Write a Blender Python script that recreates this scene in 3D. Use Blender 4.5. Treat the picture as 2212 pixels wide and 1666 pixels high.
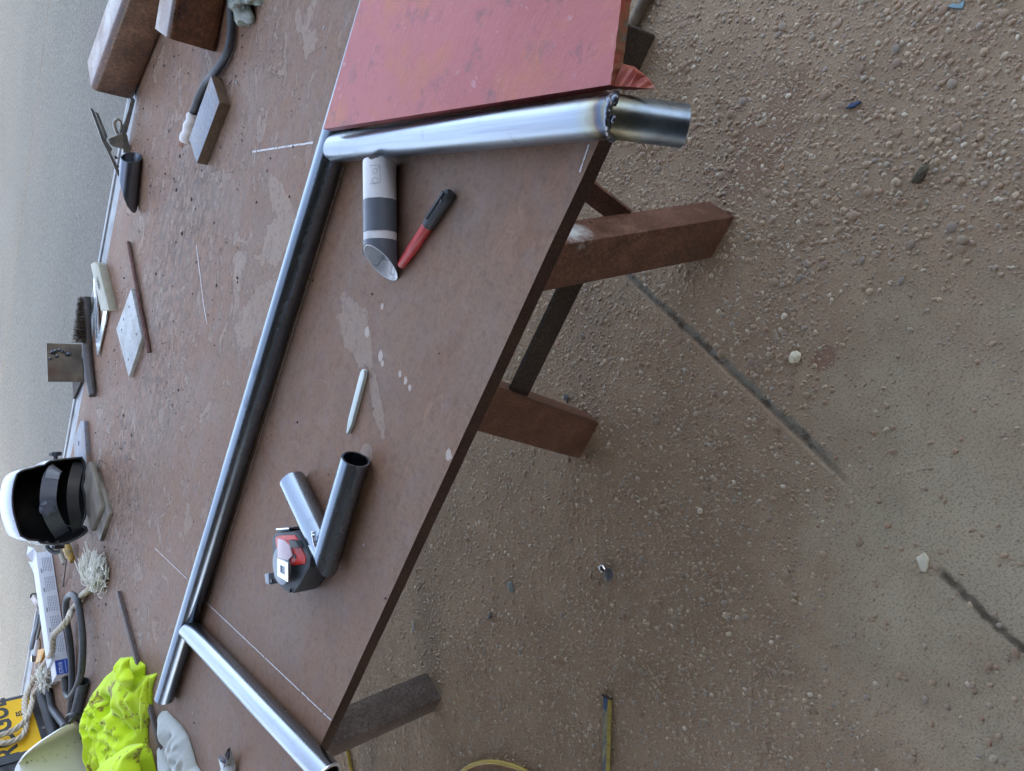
import bpy, bmesh, math, random
import numpy as np
from mathutils import Vector, Matrix, noise
random.seed(7); rng = np.random.default_rng(11)
for o in list(bpy.data.objects): bpy.data.objects.remove(o)
S = bpy.context.scene; C = S.collection
R = math.radians; V = Vector

# ------------------------------------------------------------------ camera
# World frame: the table's near corner stands over the origin, its near edge runs along -X,
# the table reaches away along +Y, Z is up.  T = table top height.
T = 0.8; CAMH = 1.4
F_, D_, CX, CY = 1664.0, 1506.0, 1106.0, 833.0        # lens in units of a 2212 x 1666 frame, horizon offset
TH = math.atan2(D_, F_); ct, st = math.cos(TH), math.sin(TH)
ea = V((-0.81448, 0.58019, 0)); ea.normalize(); eb = V((ea.y, -ea.x, 0))
corner = V((0.2883, 0.5038, 0))
def to_world(p):
    d = p - corner
    return V((-(d.x*ea.x + d.y*ea.y), d.x*eb.x + d.y*eb.y, p.z))
def dir_world(d): return V((-(d.dot(ea)), d.dot(eb), d.z))
CAM = to_world(V((0, 0, CAMH)))
fw, up_, rt = V((0, ct, -st)), V((0, st, ct)), V((1, 0, 0))
def ray(u, v): return dir_world(fw*F_ - up_*(u-CX) - rt*(v-CY))
def at(u, v, z):                      # where the sight line (u,v) meets height z
    d = ray(u, v); return CAM + d*((z-CAM.z)/d.z)
def P(u, v, dz=0.0): return at(u, v, T+dz)
def G(u, v, dz=0.0): return at(u, v, dz)
def onplane(u, v, p0, n):
    d = ray(u, v); return CAM + d*((p0-CAM).dot(n)/d.dot(n))
cam_d = bpy.data.cameras.new('camera'); cam = bpy.data.objects.new('camera', cam_d); C.objects.link(cam)
cx, cy, cz = dir_world(-up_), dir_world(rt), dir_world(-fw)
cam.matrix_world = Matrix(((cx.x, cy.x, cz.x, CAM.x), (cx.y, cy.y, cz.y, CAM.y), (cx.z, cy.z, cz.z, CAM.z), (0, 0, 0, 1)))
cam_d.sensor_fit = 'HORIZONTAL'; cam_d.sensor_width = 36; cam_d.lens = 36*F_/2212.0
cam_d.clip_start = 0.02; cam_d.clip_end = 1000
S.camera = cam

# ------------------------------------------------------------------ light
world = bpy.data.worlds.new('World'); S.world = world; world.use_nodes = True
wn = world.node_tree.nodes; wl = world.node_tree.links; wn.clear()
sky = wn.new('ShaderNodeTexSky'); sky.sky_type = 'NISHITA'; sky.sun_disc = False
SUN_EL, SUN_AZ = R(14), R(180)        # azimuth from +Y towards +X
sky.sun_elevation = SUN_EL; sky.sun_rotation = SUN_AZ; sky.air_density = 0.6; sky.dust_density = 6.0; sky.ozone_density = 0.6
bg = wn.new('ShaderNodeBackground'); bg.inputs[1].default_value = 0.15
wo = wn.new('ShaderNodeOutputWorld'); hs_ = wn.new('ShaderNodeHueSaturation'); hs_.inputs['Saturation'].default_value = 0.72; wl.new(sky.outputs[0], hs_.inputs['Color']); wl.new(hs_.outputs[0], bg.inputs[0]); wl.new(bg.outputs[0], wo.inputs[0])
sun_d = bpy.data.lights.new('sun', 'SUN'); sun_d.energy = 0.5; sun_d.angle = R(4); sun_d.color = (1, 0.96, 0.9)
sun = bpy.data.objects.new('sun', sun_d); C.objects.link(sun)
sdir = V((math.sin(SUN_AZ)*math.cos(SUN_EL), math.cos(SUN_AZ)*math.cos(SUN_EL), math.sin(SUN_EL)))
sun.rotation_euler = sdir.to_track_quat('Z', 'Y').to_euler(); sun.location = sdir*20
S.view_settings.view_transform = 'Standard'; S.view_settings.look = 'None'
S.view_settings.exposure = 3.42; S.view_settings.gamma = 1.0; S.view_settings.use_curve_mapping = False
S.render.engine = 'CYCLES'; S.cycles.max_bounces = 6; S.cycles.diffuse_bounces = 3; S.cycles.glossy_bounces = 3; S.cycles.adaptive_threshold = 0.02

# ------------------------------------------------------------------ helpers
def tag(o, label=None, cat=None, group=None, kind=None):
    if label: o['label'] = label
    if cat: o['category'] = cat
    if group: o['group'] = group
    if kind: o['kind'] = kind
    return o
def thing(name, label, cat, base, group=None):
    o = bpy.data.objects.new(name, None); o.empty_display_size = 0.02; C.objects.link(o); o.location = base
    return tag(o, label, cat, group)
def root_loc(o):
    l = V(o.location)
    while o.parent: o = o.parent; l += V(o.location)
    return l
def mesh(name, verts, faces, mat, parent=None, smooth=False, base=None):
    verts = [V(v) for v in verts]
    if parent: off = root_loc(parent)
    elif base is not None: off = V(base)
    else:
        n = len(verts); off = V((sum(v.x for v in verts)/n, sum(v.y for v in verts)/n, min(v.z for v in verts)))
    me = bpy.data.meshes.new(name); me.from_pydata([v-off for v in verts], [], faces)
    bm = bmesh.new(); bm.from_mesh(me); bmesh.ops.recalc_face_normals(bm, faces=bm.faces); bm.to_mesh(me); bm.free()
    if smooth: me.polygons.foreach_set('use_smooth', [True]*len(me.polygons))
    me.materials.append(mat)
    o = bpy.data.objects.new(name, me); C.objects.link(o)
    if parent: o.parent = parent
    else: o.location = off
    return o
def sharp(o, deg=40):
    o.data.polygons.foreach_set('use_smooth', [True]*len(o.data.polygons))
    try: o.data.set_sharp_from_angle(angle=R(deg))
    except Exception: pass
    return o
def bevel(o, w, seg=2):
    bm = bmesh.new(); bm.from_mesh(o.data)
    bmesh.ops.remove_doubles(bm, verts=bm.verts, dist=1e-6)
    es = [e for e in bm.edges if len(e.link_faces) == 2 and e.calc_face_angle(0) > 0.5]
    bmesh.ops.bevel(bm, geom=es, offset=w, segments=seg, affect='EDGES', profile=0.6, clamp_overlap=True)
    bm.to_mesh(o.data); bm.free(); sharp(o, 35); return o
def prism(name, poly, z0, z1, mat, parent=None, bw=0.0, base=None):
    """poly: list of (x,y) or Vectors; z0,z1 floats or per-vertex lists"""
    n = len(poly)
    zz0 = z0 if isinstance(z0, (list, tuple)) else [z0]*n
    zz1 = z1 if isinstance(z1, (list, tuple)) else [z1]*n
    vs = [V((p[0], p[1], zz0[i])) for i, p in enumerate(poly)] + [V((p[0], p[1], zz1[i])) for i, p in enumerate(poly)]
    fs = [list(range(n))[::-1], list(range(n, 2*n))] + [[i, (i+1) % n, n+(i+1) % n, n+i] for i in range(n)]
    o = mesh(name, vs, fs, mat, parent, base=base)
    if bw: bevel(o, bw)
    return o
def frame_of(d, up=V((0, 0, 1))):
    d = d.normalized(); s = d.cross(up)
    if s.length < 1e-4: s = d.cross(V((0, 1, 0)))
    s.normalize(); return d, s, s.cross(d).normalized()
def beam(name, p0, p1, w, h, mat, parent=None, up=V((0, 0, 1)), bw=0.0, cut=None):
    """box section w (sideways) by h (along up), centred on p0-p1; cut='z' trims ends level"""
    p0, p1 = V(p0), V(p1); d, s, u = frame_of(p1-p0, up)
    vs = []
    for p in (p0, p1):
        for a, b in ((-1, -1), (1, -1), (1, 1), (-1, 1)):
            q = p + s*(a*w/2) + u*(b*h/2)
            if cut == 'z': q = q + d*((p.z-q.z)/d.z)
            vs.append(q)
    fs = [[3, 2, 1, 0], [4, 5, 6, 7]] + [[i, (i+1) % 4, 4+(i+1) % 4, 4+i] for i in range(4)]
    o = mesh(name, vs, fs, mat, parent)
    if bw: bevel(o, bw)
    return o
def box(name, c, sx, sy, sz, ang, mat, parent=None, bw=0.0):
    c = V(c); ca, sa = math.cos(ang), math.sin(ang)
    poly = [(c.x + ca*a*sx/2 - sa*b*sy/2, c.y + sa*a*sx/2 + ca*b*sy/2) for a, b in ((-1, -1), (1, -1), (1, 1), (-1, 1))]
    return prism(name, poly, c.z, c.z+sz, mat, parent, bw)
def pipe(name, p0, p1, r, mat, parent=None, t=0.003, n0=None, n1=None, seg=48, ripple=0.0, lip=0.0):
    """hollow pipe whose ends lie in planes (p0,n0) and (p1,n1)"""
    p0, p1 = V(p0), V(p1); d, s, u = frame_of(p1-p0)
    n0 = d if n0 is None else V(n0); n1 = d if n1 is None else V(n1)
    vs = []
    def gen(rad, off, n, p):
        out = []
        for i in range(seg):
            a = 2*math.pi*i/seg
            q = p + (s*math.cos(a)+u*math.sin(a))*rad
            q = q + d*((p-q).dot(n)/d.dot(n))
            if ripple: q = q + d*(ripple*noise.noise(V((math.cos(a)*2, math.sin(a)*2, off))))
            out.append(q)
        return out
    rings = [gen(r, 1, n0, p0), gen(r, 5, n1, p1), gen(r-t, 5, n1, p1), gen(r-t, 1, n0, p0)]
    for g in rings: vs += g
    fs = []
    for k in range(4):
        a, b = k*seg, ((k+1) % 4)*seg
        for i in range(seg):
            j = (i+1) % seg; fs.append([a+i, a+j, b+j, b+i])
    return sharp(mesh(name, vs, fs, mat, parent), 40)
def smooth_path(pts, n=8):
    pts = [V(p) for p in pts]
    if len(pts) < 3: return pts
    out = []
    for i in range(len(pts)-1):
        p0, p1, p2, p3 = pts[max(i-1, 0)], pts[i], pts[i+1], pts[min(i+2, len(pts)-1)]
        for k in range(n):
            t = k/n; t2, t3 = t*t, t*t*t
            out.append(0.5*((2*p1)+(p2-p0)*t+(2*p0-5*p1+4*p2-p3)*t2+(3*p1-p0-3*p2+p3)*t3))
    out.append(pts[-1]); return out
def tube_data(path, rad, seg=10, cap=True):
    n = len(path); vs, fs = [], []
    prev = None
    for i, p in enumerate(path):
        d = (path[min(i+1, n-1)]-path[max(i-1, 0)])
        d = d.normalized() if d.length > 1e-9 else V((1, 0, 0))
        if prev is None: _, s, u = frame_of(d)
        else:
            s = prev - d*prev.dot(d)
            if s.length < 1e-6: _, s, u = frame_of(d)
            s.normalize(); u = s.cross(d)
        prev = s
        rr = rad(i/(n-1)) if callable(rad) else rad
        for k in range(seg):
            a = 2*math.pi*k/seg; vs.append(p+(s*math.cos(a)+u*math.sin(a))*rr)
    for i in range(n-1):
        for k in range(seg):
            j = (k+1) % seg; fs.append([i*seg+k, i*seg+j, (i+1)*seg+j, (i+1)*seg+k])
    if cap: fs += [list(range(seg))[::-1], list(range((n-1)*seg, n*seg))]
    return vs, fs
def tube(name, pts, rad, mat, parent=None, seg=12, n=8):
    vs, fs = tube_data(smooth_path(pts, n), rad, seg); return sharp(mesh(name, vs, fs, mat, parent), 50)
def join_data(parts):
    vs, fs = [], []
    for a, b in parts:
        k = len(vs); vs += list(a); fs += [[i+k for i in f] for f in b]
    return vs, fs
def ico(sub=1):
    bm = bmesh.new(); bmesh.ops.create_icosphere(bm, subdivisions=sub, radius=1)
    v = np.array([x.co[:] for x in bm.verts]); f = np.array([[q.index for q in x.verts] for x in bm.faces]); bm.free(); return v, f
def disc(name, c, r, h, mat, parent=None, nrm=V((0, 0, 1)), seg=24, bw=0.0):
    c = V(c); d, s, u = frame_of(V(nrm)); vs = []
    for k in (0, h):
        vs += [c + d*k + (s*math.cos(2*math.pi*i/seg)+u*math.sin(2*math.pi*i/seg))*r for i in range(seg)]
    fs = [list(range(seg))[::-1], list(range(seg, 2*seg))]+[[i, (i+1) % seg, seg+(i+1) % seg, seg+i] for i in range(seg)]
    o = mesh(name, vs, fs, mat, parent)
    if bw: bevel(o, bw)
    else: sharp(o, 40)
    return o
def blob(name, c, rx, ry, rz, mat, parent=None, ang=0, rough=0.15, sub=3, sd=0.0, flat=None):
    v, f = ico(sub); vs = []
    for q in v:
        n = 1 + rough*noise.noise(V(q)*1.8+V((sd, sd*.7, 0)))
        x, y, z = q[0]*rx*n, q[1]*ry*n, q[2]*rz*n
        if flat is not None: z = max(z, -rz*flat)
        vs.append(V((c[0]+x*math.cos(ang)-y*math.sin(ang), c[1]+x*math.sin(ang)+y*math.cos(ang), c[2]+z)))
    return mesh(name, vs, [list(map(int, t)) for t in f], mat, parent, smooth=True)
def text_mesh(name, s, size, origin, xdir, ydir, mat, parent, depth=0.0006, spacing=1.0, bold=0.0):
    cu = bpy.data.curves.new(name, 'FONT'); cu.body = s; cu.size = size; cu.extrude = depth; cu.space_character = spacing
    cu.offset = bold; cu.resolution_u = 3
    to = bpy.data.objects.new('tmp', cu); C.objects.link(to)
    dg = bpy.context.evaluated_depsgraph_get(); me = bpy.data.meshes.new_from_object(to.evaluated_get(dg))
    bpy.data.objects.remove(to); me.materials.clear(); me.materials.append(mat); me.name = name
    xd, yd = V(xdir).normalized(), V(ydir).normalized(); zd = xd.cross(yd); off = root_loc(parent)
    me.transform(Matrix(((xd.x, yd.x, zd.x, origin[0]-off.x), (xd.y, yd.y, zd.y, origin[1]-off.y), (xd.z, yd.z, zd.z, origin[2]-off.z), (0, 0, 0, 1))))
    o = bpy.data.objects.new(name, me); C.objects.link(o); o.parent = parent; return o

# ------------------------------------------------------------------ materials
class NT:
    def __init__(s, name, **k):
        s.m = bpy.data.materials.new(name); s.m.use_nodes = True; s.t = s.m.node_tree; s.n = s.t.nodes; s.l = s.t.links
        s.b = s.n['Principled BSDF']; s.tc = s.n.new('ShaderNodeTexCoord'); s.obj = s.tc.outputs['Object']
        for a, b in k.items(): s.set(a, b)
    def set(s, a, b):
        i = s.b.inputs[{'col': 'Base Color', 'rough': 'Roughness', 'metal': 'Metallic', 'spec': 'Specular IOR Level', 'coat': 'Coat Weight', 'trans': 'Transmission Weight', 'sheen': 'Sheen Weight'}.get(a, a)]
        if hasattr(b, 'is_output') or isinstance(b, bpy.types.NodeSocket): s.l.new(b, i)
        elif isinstance(b, (tuple, list)): i.default_value = (*b[:3], 1)
        else: i.default_value = b
        return s
    def put(s, i, v):
        if isinstance(v, bpy.types.NodeSocket): s.l.new(v, i)
        elif isinstance(v, (tuple, list)) and len(i.default_value) == 4: i.default_value = (*v[:3], 1)
        else: i.default_value = v
    def map(s, scale=(1, 1, 1), rot=(0, 0, 0), loc=(0, 0, 0), vec=None):
        n = s.n.new('ShaderNodeMapping'); s.l.new(vec or s.obj, n.inputs[0])
        n.inputs['Scale'].default_value = scale; n.inputs['Rotation'].default_value = rot; n.inputs['Location'].default_value = loc
        return n.outputs[0]
    def noise(s, scale, detail=4, rough=.55, vec=None, dist=0.0):
        n = s.n.new('ShaderNodeTexNoise'); s.l.new(vec or s.obj, n.inputs['Vector']); n.inputs['Scale'].default_value = scale
        n.inputs['Detail'].default_value = detail; n.inputs['Roughness'].default_value = rough; n.inputs['Distortion'].default_value = dist
        return n.outputs[0]
    def voro(s, scale, feat='F1', out='Distance', vec=None, rnd=1.0):
        n = s.n.new('ShaderNodeTexVoronoi'); n.feature = feat; s.l.new(vec or s.obj, n.inputs['Vector']); n.inputs['Scale'].default_value = scale
        n.inputs['Randomness'].default_value = rnd
        return n.outputs[out]
    def ramp(s, fac, stops, interp='LINEAR'):
        n = s.n.new('ShaderNodeValToRGB'); s.l.new(fac, n.inputs[0]); e = n.color_ramp; e.interpolation = interp
        while len(e.elements) < len(stops): e.elements.new(0.5)
        for el, (p, c) in zip(e.elements, stops):
            el.position = p; el.color = (*c, 1) if isinstance(c, (tuple, list)) else (c, c, c, 1)
        return n.outputs[0]
    def mix(s, fac, a, b, mode='MIX'):
        n = s.n.new('ShaderNodeMix'); n.data_type = 'RGBA'; n.blend_type = mode
        s.put(n.inputs[0], fac); s.put(n.inputs[6], a); s.put(n.inputs[7], b); return n.outputs[2]
    def math(s, op, a, b=0.0, c=0.0, clamp=False):
        n = s.n.new('ShaderNodeMath'); n.operation = op; n.use_clamp = clamp
        s.put(n.inputs[0], a); s.put(n.inputs[1], b); s.put(n.inputs[2], c); return n.outputs[0]
    def bump(s, h, strength=.4, dist=.002, chain=None):
        n = s.n.new('ShaderNodeBump'); s.l.new(h, n.inputs['Height']); n.inputs['Strength'].default_value = strength; n.inputs['Distance'].default_value = dist
        if chain: s.l.new(chain, n.inputs['Normal'])
        s.l.new(n.outputs[0], s.b.inputs['Normal']); return n.outputs[0]
    def sep(s, vec=None):
        n = s.n.new('ShaderNodeSeparateXYZ'); s.l.new(vec or s.obj, n.inputs[0]); return n.outputs
    def island(s):
        return s.n.new('ShaderNodeNewGeometry').outputs['Random Per Island']
    def patch(s, x, y, rx, ry, ang=0.0, jag=.5, scale=22, edge=.03):
        """mask (0..1) of one ragged patch centred at x,y in object space"""
        v = s.map((1/rx, 1/ry, 0), (0, 0, 0), (0, 0, 0), s.map((1, 1, 0), (0, 0, -ang), (0, 0, 0), s.map((1, 1, 0), (0, 0, 0), (-x, -y, 0))))
        ln = s.n.new('ShaderNodeVectorMath'); ln.operation = 'LENGTH'; s.l.new(v, ln.inputs[0])
        d = s.math('ADD', ln.outputs['Value'], s.math('MULTIPLY', s.math('SUBTRACT', s.noise(scale, 5, .65), .5), jag*2))
        return s.ramp(d, [(max(0, 0.8-edge), 1.0), (0.8, 0.0)])
def worn_highlight_rust(name, spots, hi=(.62, .64, .62)):
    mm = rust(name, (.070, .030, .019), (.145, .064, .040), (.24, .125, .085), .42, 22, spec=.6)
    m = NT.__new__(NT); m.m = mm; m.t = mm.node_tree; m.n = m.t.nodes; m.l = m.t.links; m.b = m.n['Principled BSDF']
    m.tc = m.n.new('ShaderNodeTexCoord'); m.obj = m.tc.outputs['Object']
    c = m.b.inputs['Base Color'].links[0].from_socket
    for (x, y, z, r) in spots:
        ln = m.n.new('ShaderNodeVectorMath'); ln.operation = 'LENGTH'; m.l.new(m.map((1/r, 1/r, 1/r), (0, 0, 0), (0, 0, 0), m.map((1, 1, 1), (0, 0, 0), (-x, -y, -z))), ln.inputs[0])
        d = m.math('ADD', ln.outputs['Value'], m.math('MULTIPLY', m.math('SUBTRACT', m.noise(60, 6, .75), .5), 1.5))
        c = m.mix(m.ramp(d, [(.3, .95), (1.0, 0.0)]), c, hi)  # pale spot: polished wear with its highlight painted into the colour
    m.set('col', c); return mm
def simple(name, col, rough=.5, metal=0.0, var=.15, scale=60, bump=.15, bd=.0006, **k):
    m = NT(name, rough=rough, metal=metal, **k)
    n = m.noise(scale, 5, .6); lo = tuple(c*(1-var) for c in col); hi = tuple(min(1, c*(1+var)) for c in col)
    m.set('col', m.ramp(n, [(.3, lo), (.7, hi)])); m.set('rough', m.ramp(m.noise(scale*.4, 3), [(.3, max(0, rough-.08)), (.7, min(1, rough+.1))]))
    if bump: m.bump(n, bump, bd)
    return m.m
def rust(name, dark, light, hi=(.30, .17, .10), rough=.75, scale=25, metal=0.0, streak=None, spec=.3):
    m = NT(name, rough=rough, metal=metal, spec=spec)
    vec = m.map(streak) if streak else m.obj
    a = m.noise(scale, 8, .65, vec); b = m.noise(scale*9, 4, .7, vec)
    c = m.ramp(a, [(.3, dark), (.52, light), (.75, hi)])
    c = m.mix(m.math('MULTIPLY', m.ramp(b, [(.36, 1.0), (.52, 0.0)]), .7), c, tuple(x*.55 for x in dark))
    c = m.mix(m.math('MULTIPLY', m.ramp(b, [(.54, 0.0), (.68, 1.0)]), .35), c, tuple(min(1, x*1.5) for x in hi))
    m.set('col', c); m.set('rough', m.ramp(a, [(.3, rough-.12), (.7, min(1, rough+.15))]))
    m.bump(m.math('ADD', m.math('MULTIPLY', a, .6), m.math('MULTIPLY', b, .4)), .22, .0010)
    return m.m
def steel(name, col=(.50, .53, .57), rough=.3, d=(1, 0, 0), dirt=.35, extra=None):
    """drawn steel pipe: grain along axis d"""
    d, sv, u = frame_of(V(d)); m = NT(name, metal=1.0)
    ang = math.atan2(d.y, d.x)
    al = m.map((1, 1, 1), (0, 0, -ang)); st_ = m.map((2.5, 70, 70), (0, 0, 0), (0, 0, 0), al); st2 = m.map((1.2, 16, 16), (0, 0, 0), (0, 0, 0), al)
    g = m.noise(1, 4, .6, st_); w = m.noise(1, 3, .5, st2); sp = m.noise(220, 3, .7); bl = m.noise(28, 5, .6)
    c = m.ramp(w, [(.3, tuple(x*.62 for x in col)), (.7, tuple(min(1, x*1.30) for x in col))])
    c = m.mix(m.math('MULTIPLY', m.ramp(g, [(.35, 1.0), (.6, 0.0)]), .5), c, tuple(x*.5 for x in col))
    c = m.mix(m.math('MULTIPLY', m.ramp(bl, [(.58, 0.0), (.72, 1.0)]), dirt), c, tuple(x*.4 for x in col))
    m.set('col', c)
    m.set('rough', m.math('ADD', m.ramp(w, [(.3, rough-.06), (.7, rough+.10)]), m.math('MULTIPLY', bl, .12)))
    m.bump(m.math('ADD', m.math('MULTIPLY', g, .5), m.math('MULTIPLY', sp, .15)), .05, .0004)
    if extra: extra(m)
    return m.m

def plate_mat(name, col, tint):
    m = NT(name, rough=.55, metal=.2)
    a = m.noise(16, 6, .65); b = m.noise(130, 4, .7)
    c = m.ramp(a, [(.3, tuple(x*.75 for x in col)), (.7, tuple(x*1.15 for x in col))]); c = m.mix(m.ramp(m.noise(13, 6, .6, m.map((1, 1, 1), (0, 0, 0), (3, 7, 0))), [(.5, 0.0), (.66, .75)]), c, tint)
    c = m.mix(m.math('MULTIPLY', m.ramp(b, [(.36, 1.0), (.5, 0.0)]), .3), c, (.08, .07, .065)); m.set('col', c); m.bump(b, .3, .0006); return m.m
# table top: mill scale turned brown, flaked patches, dark grit band
def table_material():
    m = NT('table_plate_material', spec=.2)
    big = m.noise(2.4, 6, .62, m.map((1, 1.6, 1))); mid = m.noise(8, 8, .66, m.map((1, 1.5, 1))); fine = m.noise(190, 4, .7); st_ = m.noise(7, 7, .68, m.map((1.0, 4.0, 1)))
    x, y, z = m.sep()
    c = m.ramp(mid, [(.28, (0.187, 0.096, 0.054)), (.5, (0.239, 0.133, 0.081)), (.72, (0.287, 0.173, 0.112))])
    c = m.mix(m.ramp(big, [(.42, 0.0), (.62, .8)]), c, (0.239, 0.164, 0.118))
    c = m.mix(m.ramp(st_, [(.54, 0.0), (.74, .55)]), c, (0.260, 0.118, 0.057))
    c = m.mix(m.ramp(m.noise(5, 6, .6, m.map((1, 1, 1), (0, 0, 0), (8, 3, 1))), [(.55, 0.0), (.7, .45)]), c, (0.160, 0.111, 0.086))
    grow = m.ramp(m.math('MULTIPLY', y, 0.6), [(.20, 0.0), (.46, 1.0)])
    fall = rim = None
    for sc, th, loc, stretch in ((11, .585, (3, 1, 0), (1, 1.25, 1)), (24, .60, (9, 4, 0), (.8, 1.6, 1)), (52, .62, (2, 8, 0), (.7, 1.5, 1))):
        n = m.noise(sc, 8, .62, m.map(stretch, (0, 0, 0), loc), .7)
        f = m.math('MULTIPLY', m.ramp(n, [(th-.004, 0.0), (th+.004, 1.0)]), grow)
        r = m.math('MULTIPLY', m.ramp(n, [(th-.016, 0.0), (th-.004, 1.0), (th+.008, 0.0)]), grow)
        fall = f if fall is None else m.math('MAXIMUM', fall, f); rim = r if rim is None else m.math('MAXIMUM', rim, r)
    q = None
    for (px, py, rx, ry, an) in PATCHES:
        k = m.patch(px, py, rx, ry, an, .62, 30, .02); q = k if q is None else m.math('MAXIMUM', q, k)
    fall = m.math('MAXIMUM', fall, q)
    c = m.mix(m.math('MULTIPLY', fall, .75), c, (0.328, 0.240, 0.178))
    c = m.mix(m.math('MULTIPLY', rim, .75), c, (0.091, 0.053, 0.034))
    # dirty scaling band behind the long pipe
    band = m.math('SUBTRACT', 1.0, m.math('MULTIPLY', m.math('ABSOLUTE', m.math('SUBTRACT', y, 1.06)), 2.6), clamp=True)
    band = m.math('MULTIPLY', band, m.ramp(m.noise(2.2, 3, .5, m.map((1, 1, 1), (0, 0, 0), (2, 2, 0))), [(.35, .25), (.6, 1.0)]))
    dn = m.noise(46, 8, .72, m.map((.8, 1.5, 1), (0, 0, 0), (5, 5, 0)))
    dk = m.math('MULTIPLY', band, m.ramp(dn, [(.48, 0.0), (.54, 1.0)]))
    lt = m.math('MULTIPLY', band, m.ramp(dn, [(.40, 1.0), (.43, 0.0)]))
    c = m.mix(m.math('MULTIPLY', dk, .72), c, (0.077, 0.055, 0.045))
    c = m.mix(m.math('MULTIPLY', lt, .45), c, (0.328, 0.252, 0.196))
    c = m.mix(m.math('MULTIPLY', m.ramp(fine, [(.35, 1.0), (.5, 0.0)]), .28), c, (0.119, 0.067, 0.043))
    c = m.mix(m.math('MULTIPLY', m.ramp(fine, [(.56, 0.0), (.7, 1.0)]), .22), c, (0.383, 0.266, 0.190))
    spk = m.math('MULTIPLY', m.ramp(m.noise(330, 3, .8, m.map((1, 1, 1), (0, 0, 0), (1, 1, 1))), [(.66, 0.0), (.70, 1.0)]), .5)
    c = m.mix(spk, c, (0.064, 0.037, 0.026))
    scr = m.ramp(m.math('ABSOLUTE', m.math('SUBTRACT', m.noise(3.2, 2, .5, m.map((1, 2, 1), (0, 0, .5), (4, 4, 0)), 2.0), .5)), [(0, .35), (.0018, 0.0)])
    c = m.mix(scr, c, (0.383, 0.222, 0.138))
    drops = None
    for (px, py, r_) in DROPS:
        k = m.patch(px, py, r_, r_*.75, .4, .6, 150, .05); drops = k if drops is None else m.math('MAXIMUM', drops, k)
    c = m.mix(m.math('MULTIPLY', m.ramp(m.noise(70, 5, .7), [(.36, 1.0), (.5, 0.0)]), .32), c, (.085, .050, .038))
    c = m.mix(m.math('MULTIPLY', m.ramp(m.noise(26, 6, .7, m.map((1, 1, 1), (0, 0, 0), (6, 1, 0))), [(.52, 0.0), (.68, 1.0)]), .30), c, (.25, .20, .19))
    c = m.mix(drops, c, (.46, .38, .32))
    m.set('col', c)
    m.set('rough', m.ramp(mid, [(.3, .48), (.7, .68)]))
    h = m.math('ADD', m.math('MULTIPLY', fine, .14), m.math('MULTIPLY', mid, .3)); h = m.math('SUBTRACT', h, m.math('MULTIPLY', fall, .6)); h = m.math('ADD', h, m.math('MULTIPLY', dn, m.math('MULTIPLY', band, 1.2)))
    m.bump(h, .6, .0024)
    return m.m
def pxy(u, v): p = P(u, v); return p.x, p.y
def patch_from(u, v, u2, v2, w):
    a, b = P(u, v), P(u2, v2); d = b-a
    return ((a.x+b.x)/2, (a.y+b.y)/2, d.length/2*1.15, w, math.atan2(d.y, d.x))
PATCHES = [patch_from(735, 640, 800, 790, .045), patch_from(800, 800, 830, 960, .016), patch_from(640, 470, 560, 560, .05), patch_from(575, 380, 640, 500, .03),
           patch_from(560, 250, 560, 310, .012), patch_from(640, 20, 650, 70, .014), patch_from(600, 610, 500, 750, .05), patch_from(780, 965, 800, 1000, .022)]
DROPS = [(*pxy(825, 662), .006), (*pxy(793, 718), .010), (*pxy(822, 770), .010), (*pxy(826, 785), .006), (*pxy(864, 808), .006), (*pxy(876, 823), .007), (*pxy(885, 838), .006), (*pxy(969, 983), .010)]
M_table = table_material()
M_plate = plate_mat('bare_plate', (.21, .23, .27), (.30, .17, .09))
M_tedge = rust('table_edge_rust', (.030, .018, .014), (.065, .036, .026), (.10, .055, .04), .7, 30)
M_leg = rust('leg_rust', (.070, .030, .019), (.145, .064, .040), (.24, .125, .085), .42, 22, spec=.6)
M_legdark = rust('dark_leg_rust', (.028, .022, .018), (.055, .040, .032), (.085, .06, .045), .75, 18)
M_leggrey = rust('grey_brown_leg_rust', (.060, .045, .040), (.115, .090, .080), (.19, .155, .14), .38, 14, spec=.6)
M_rhs = rust('orange_brown_rust', (.038, .017, .010), (.105, .040, .016), (.19, .085, .038), .36, 14, spec=.7)
M_dullplate = simple('dull_plate', (.20, .18, .15), .55, .35, .35, 22, .25)
M_strip = simple('clean_edge_steel', (.34, .36, .37), .6, .2, .25, 20, .3)
M_cutedge = rust('sawn_edge', (.07, .045, .03), (.13, .085, .055), (.20, .14, .09), .7, 40, streak=(1, 1, 4))
M_chalk = simple('chalk', (.66, .64, .64), .9, 0, .25, 300, .2)
M_dark = simple('black_rubber', (.022, .024, .027), .5, 0, .3, 40, .1)
M_cable = simple('cable_rubber', (.050, .056, .064), .5, 0, .2, 60, .1)
M_blackpl = simple('black_plastic', (.020, .022, .026), .35, 0, .2, 50, .05)
M_white = simple('white_paper', (.74, .75, .77), .8, 0, .05, 60, .05)
M_chrome = simple('clip_steel', (.70, .72, .75), .22, 1.0, .08, 30, .03)

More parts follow.
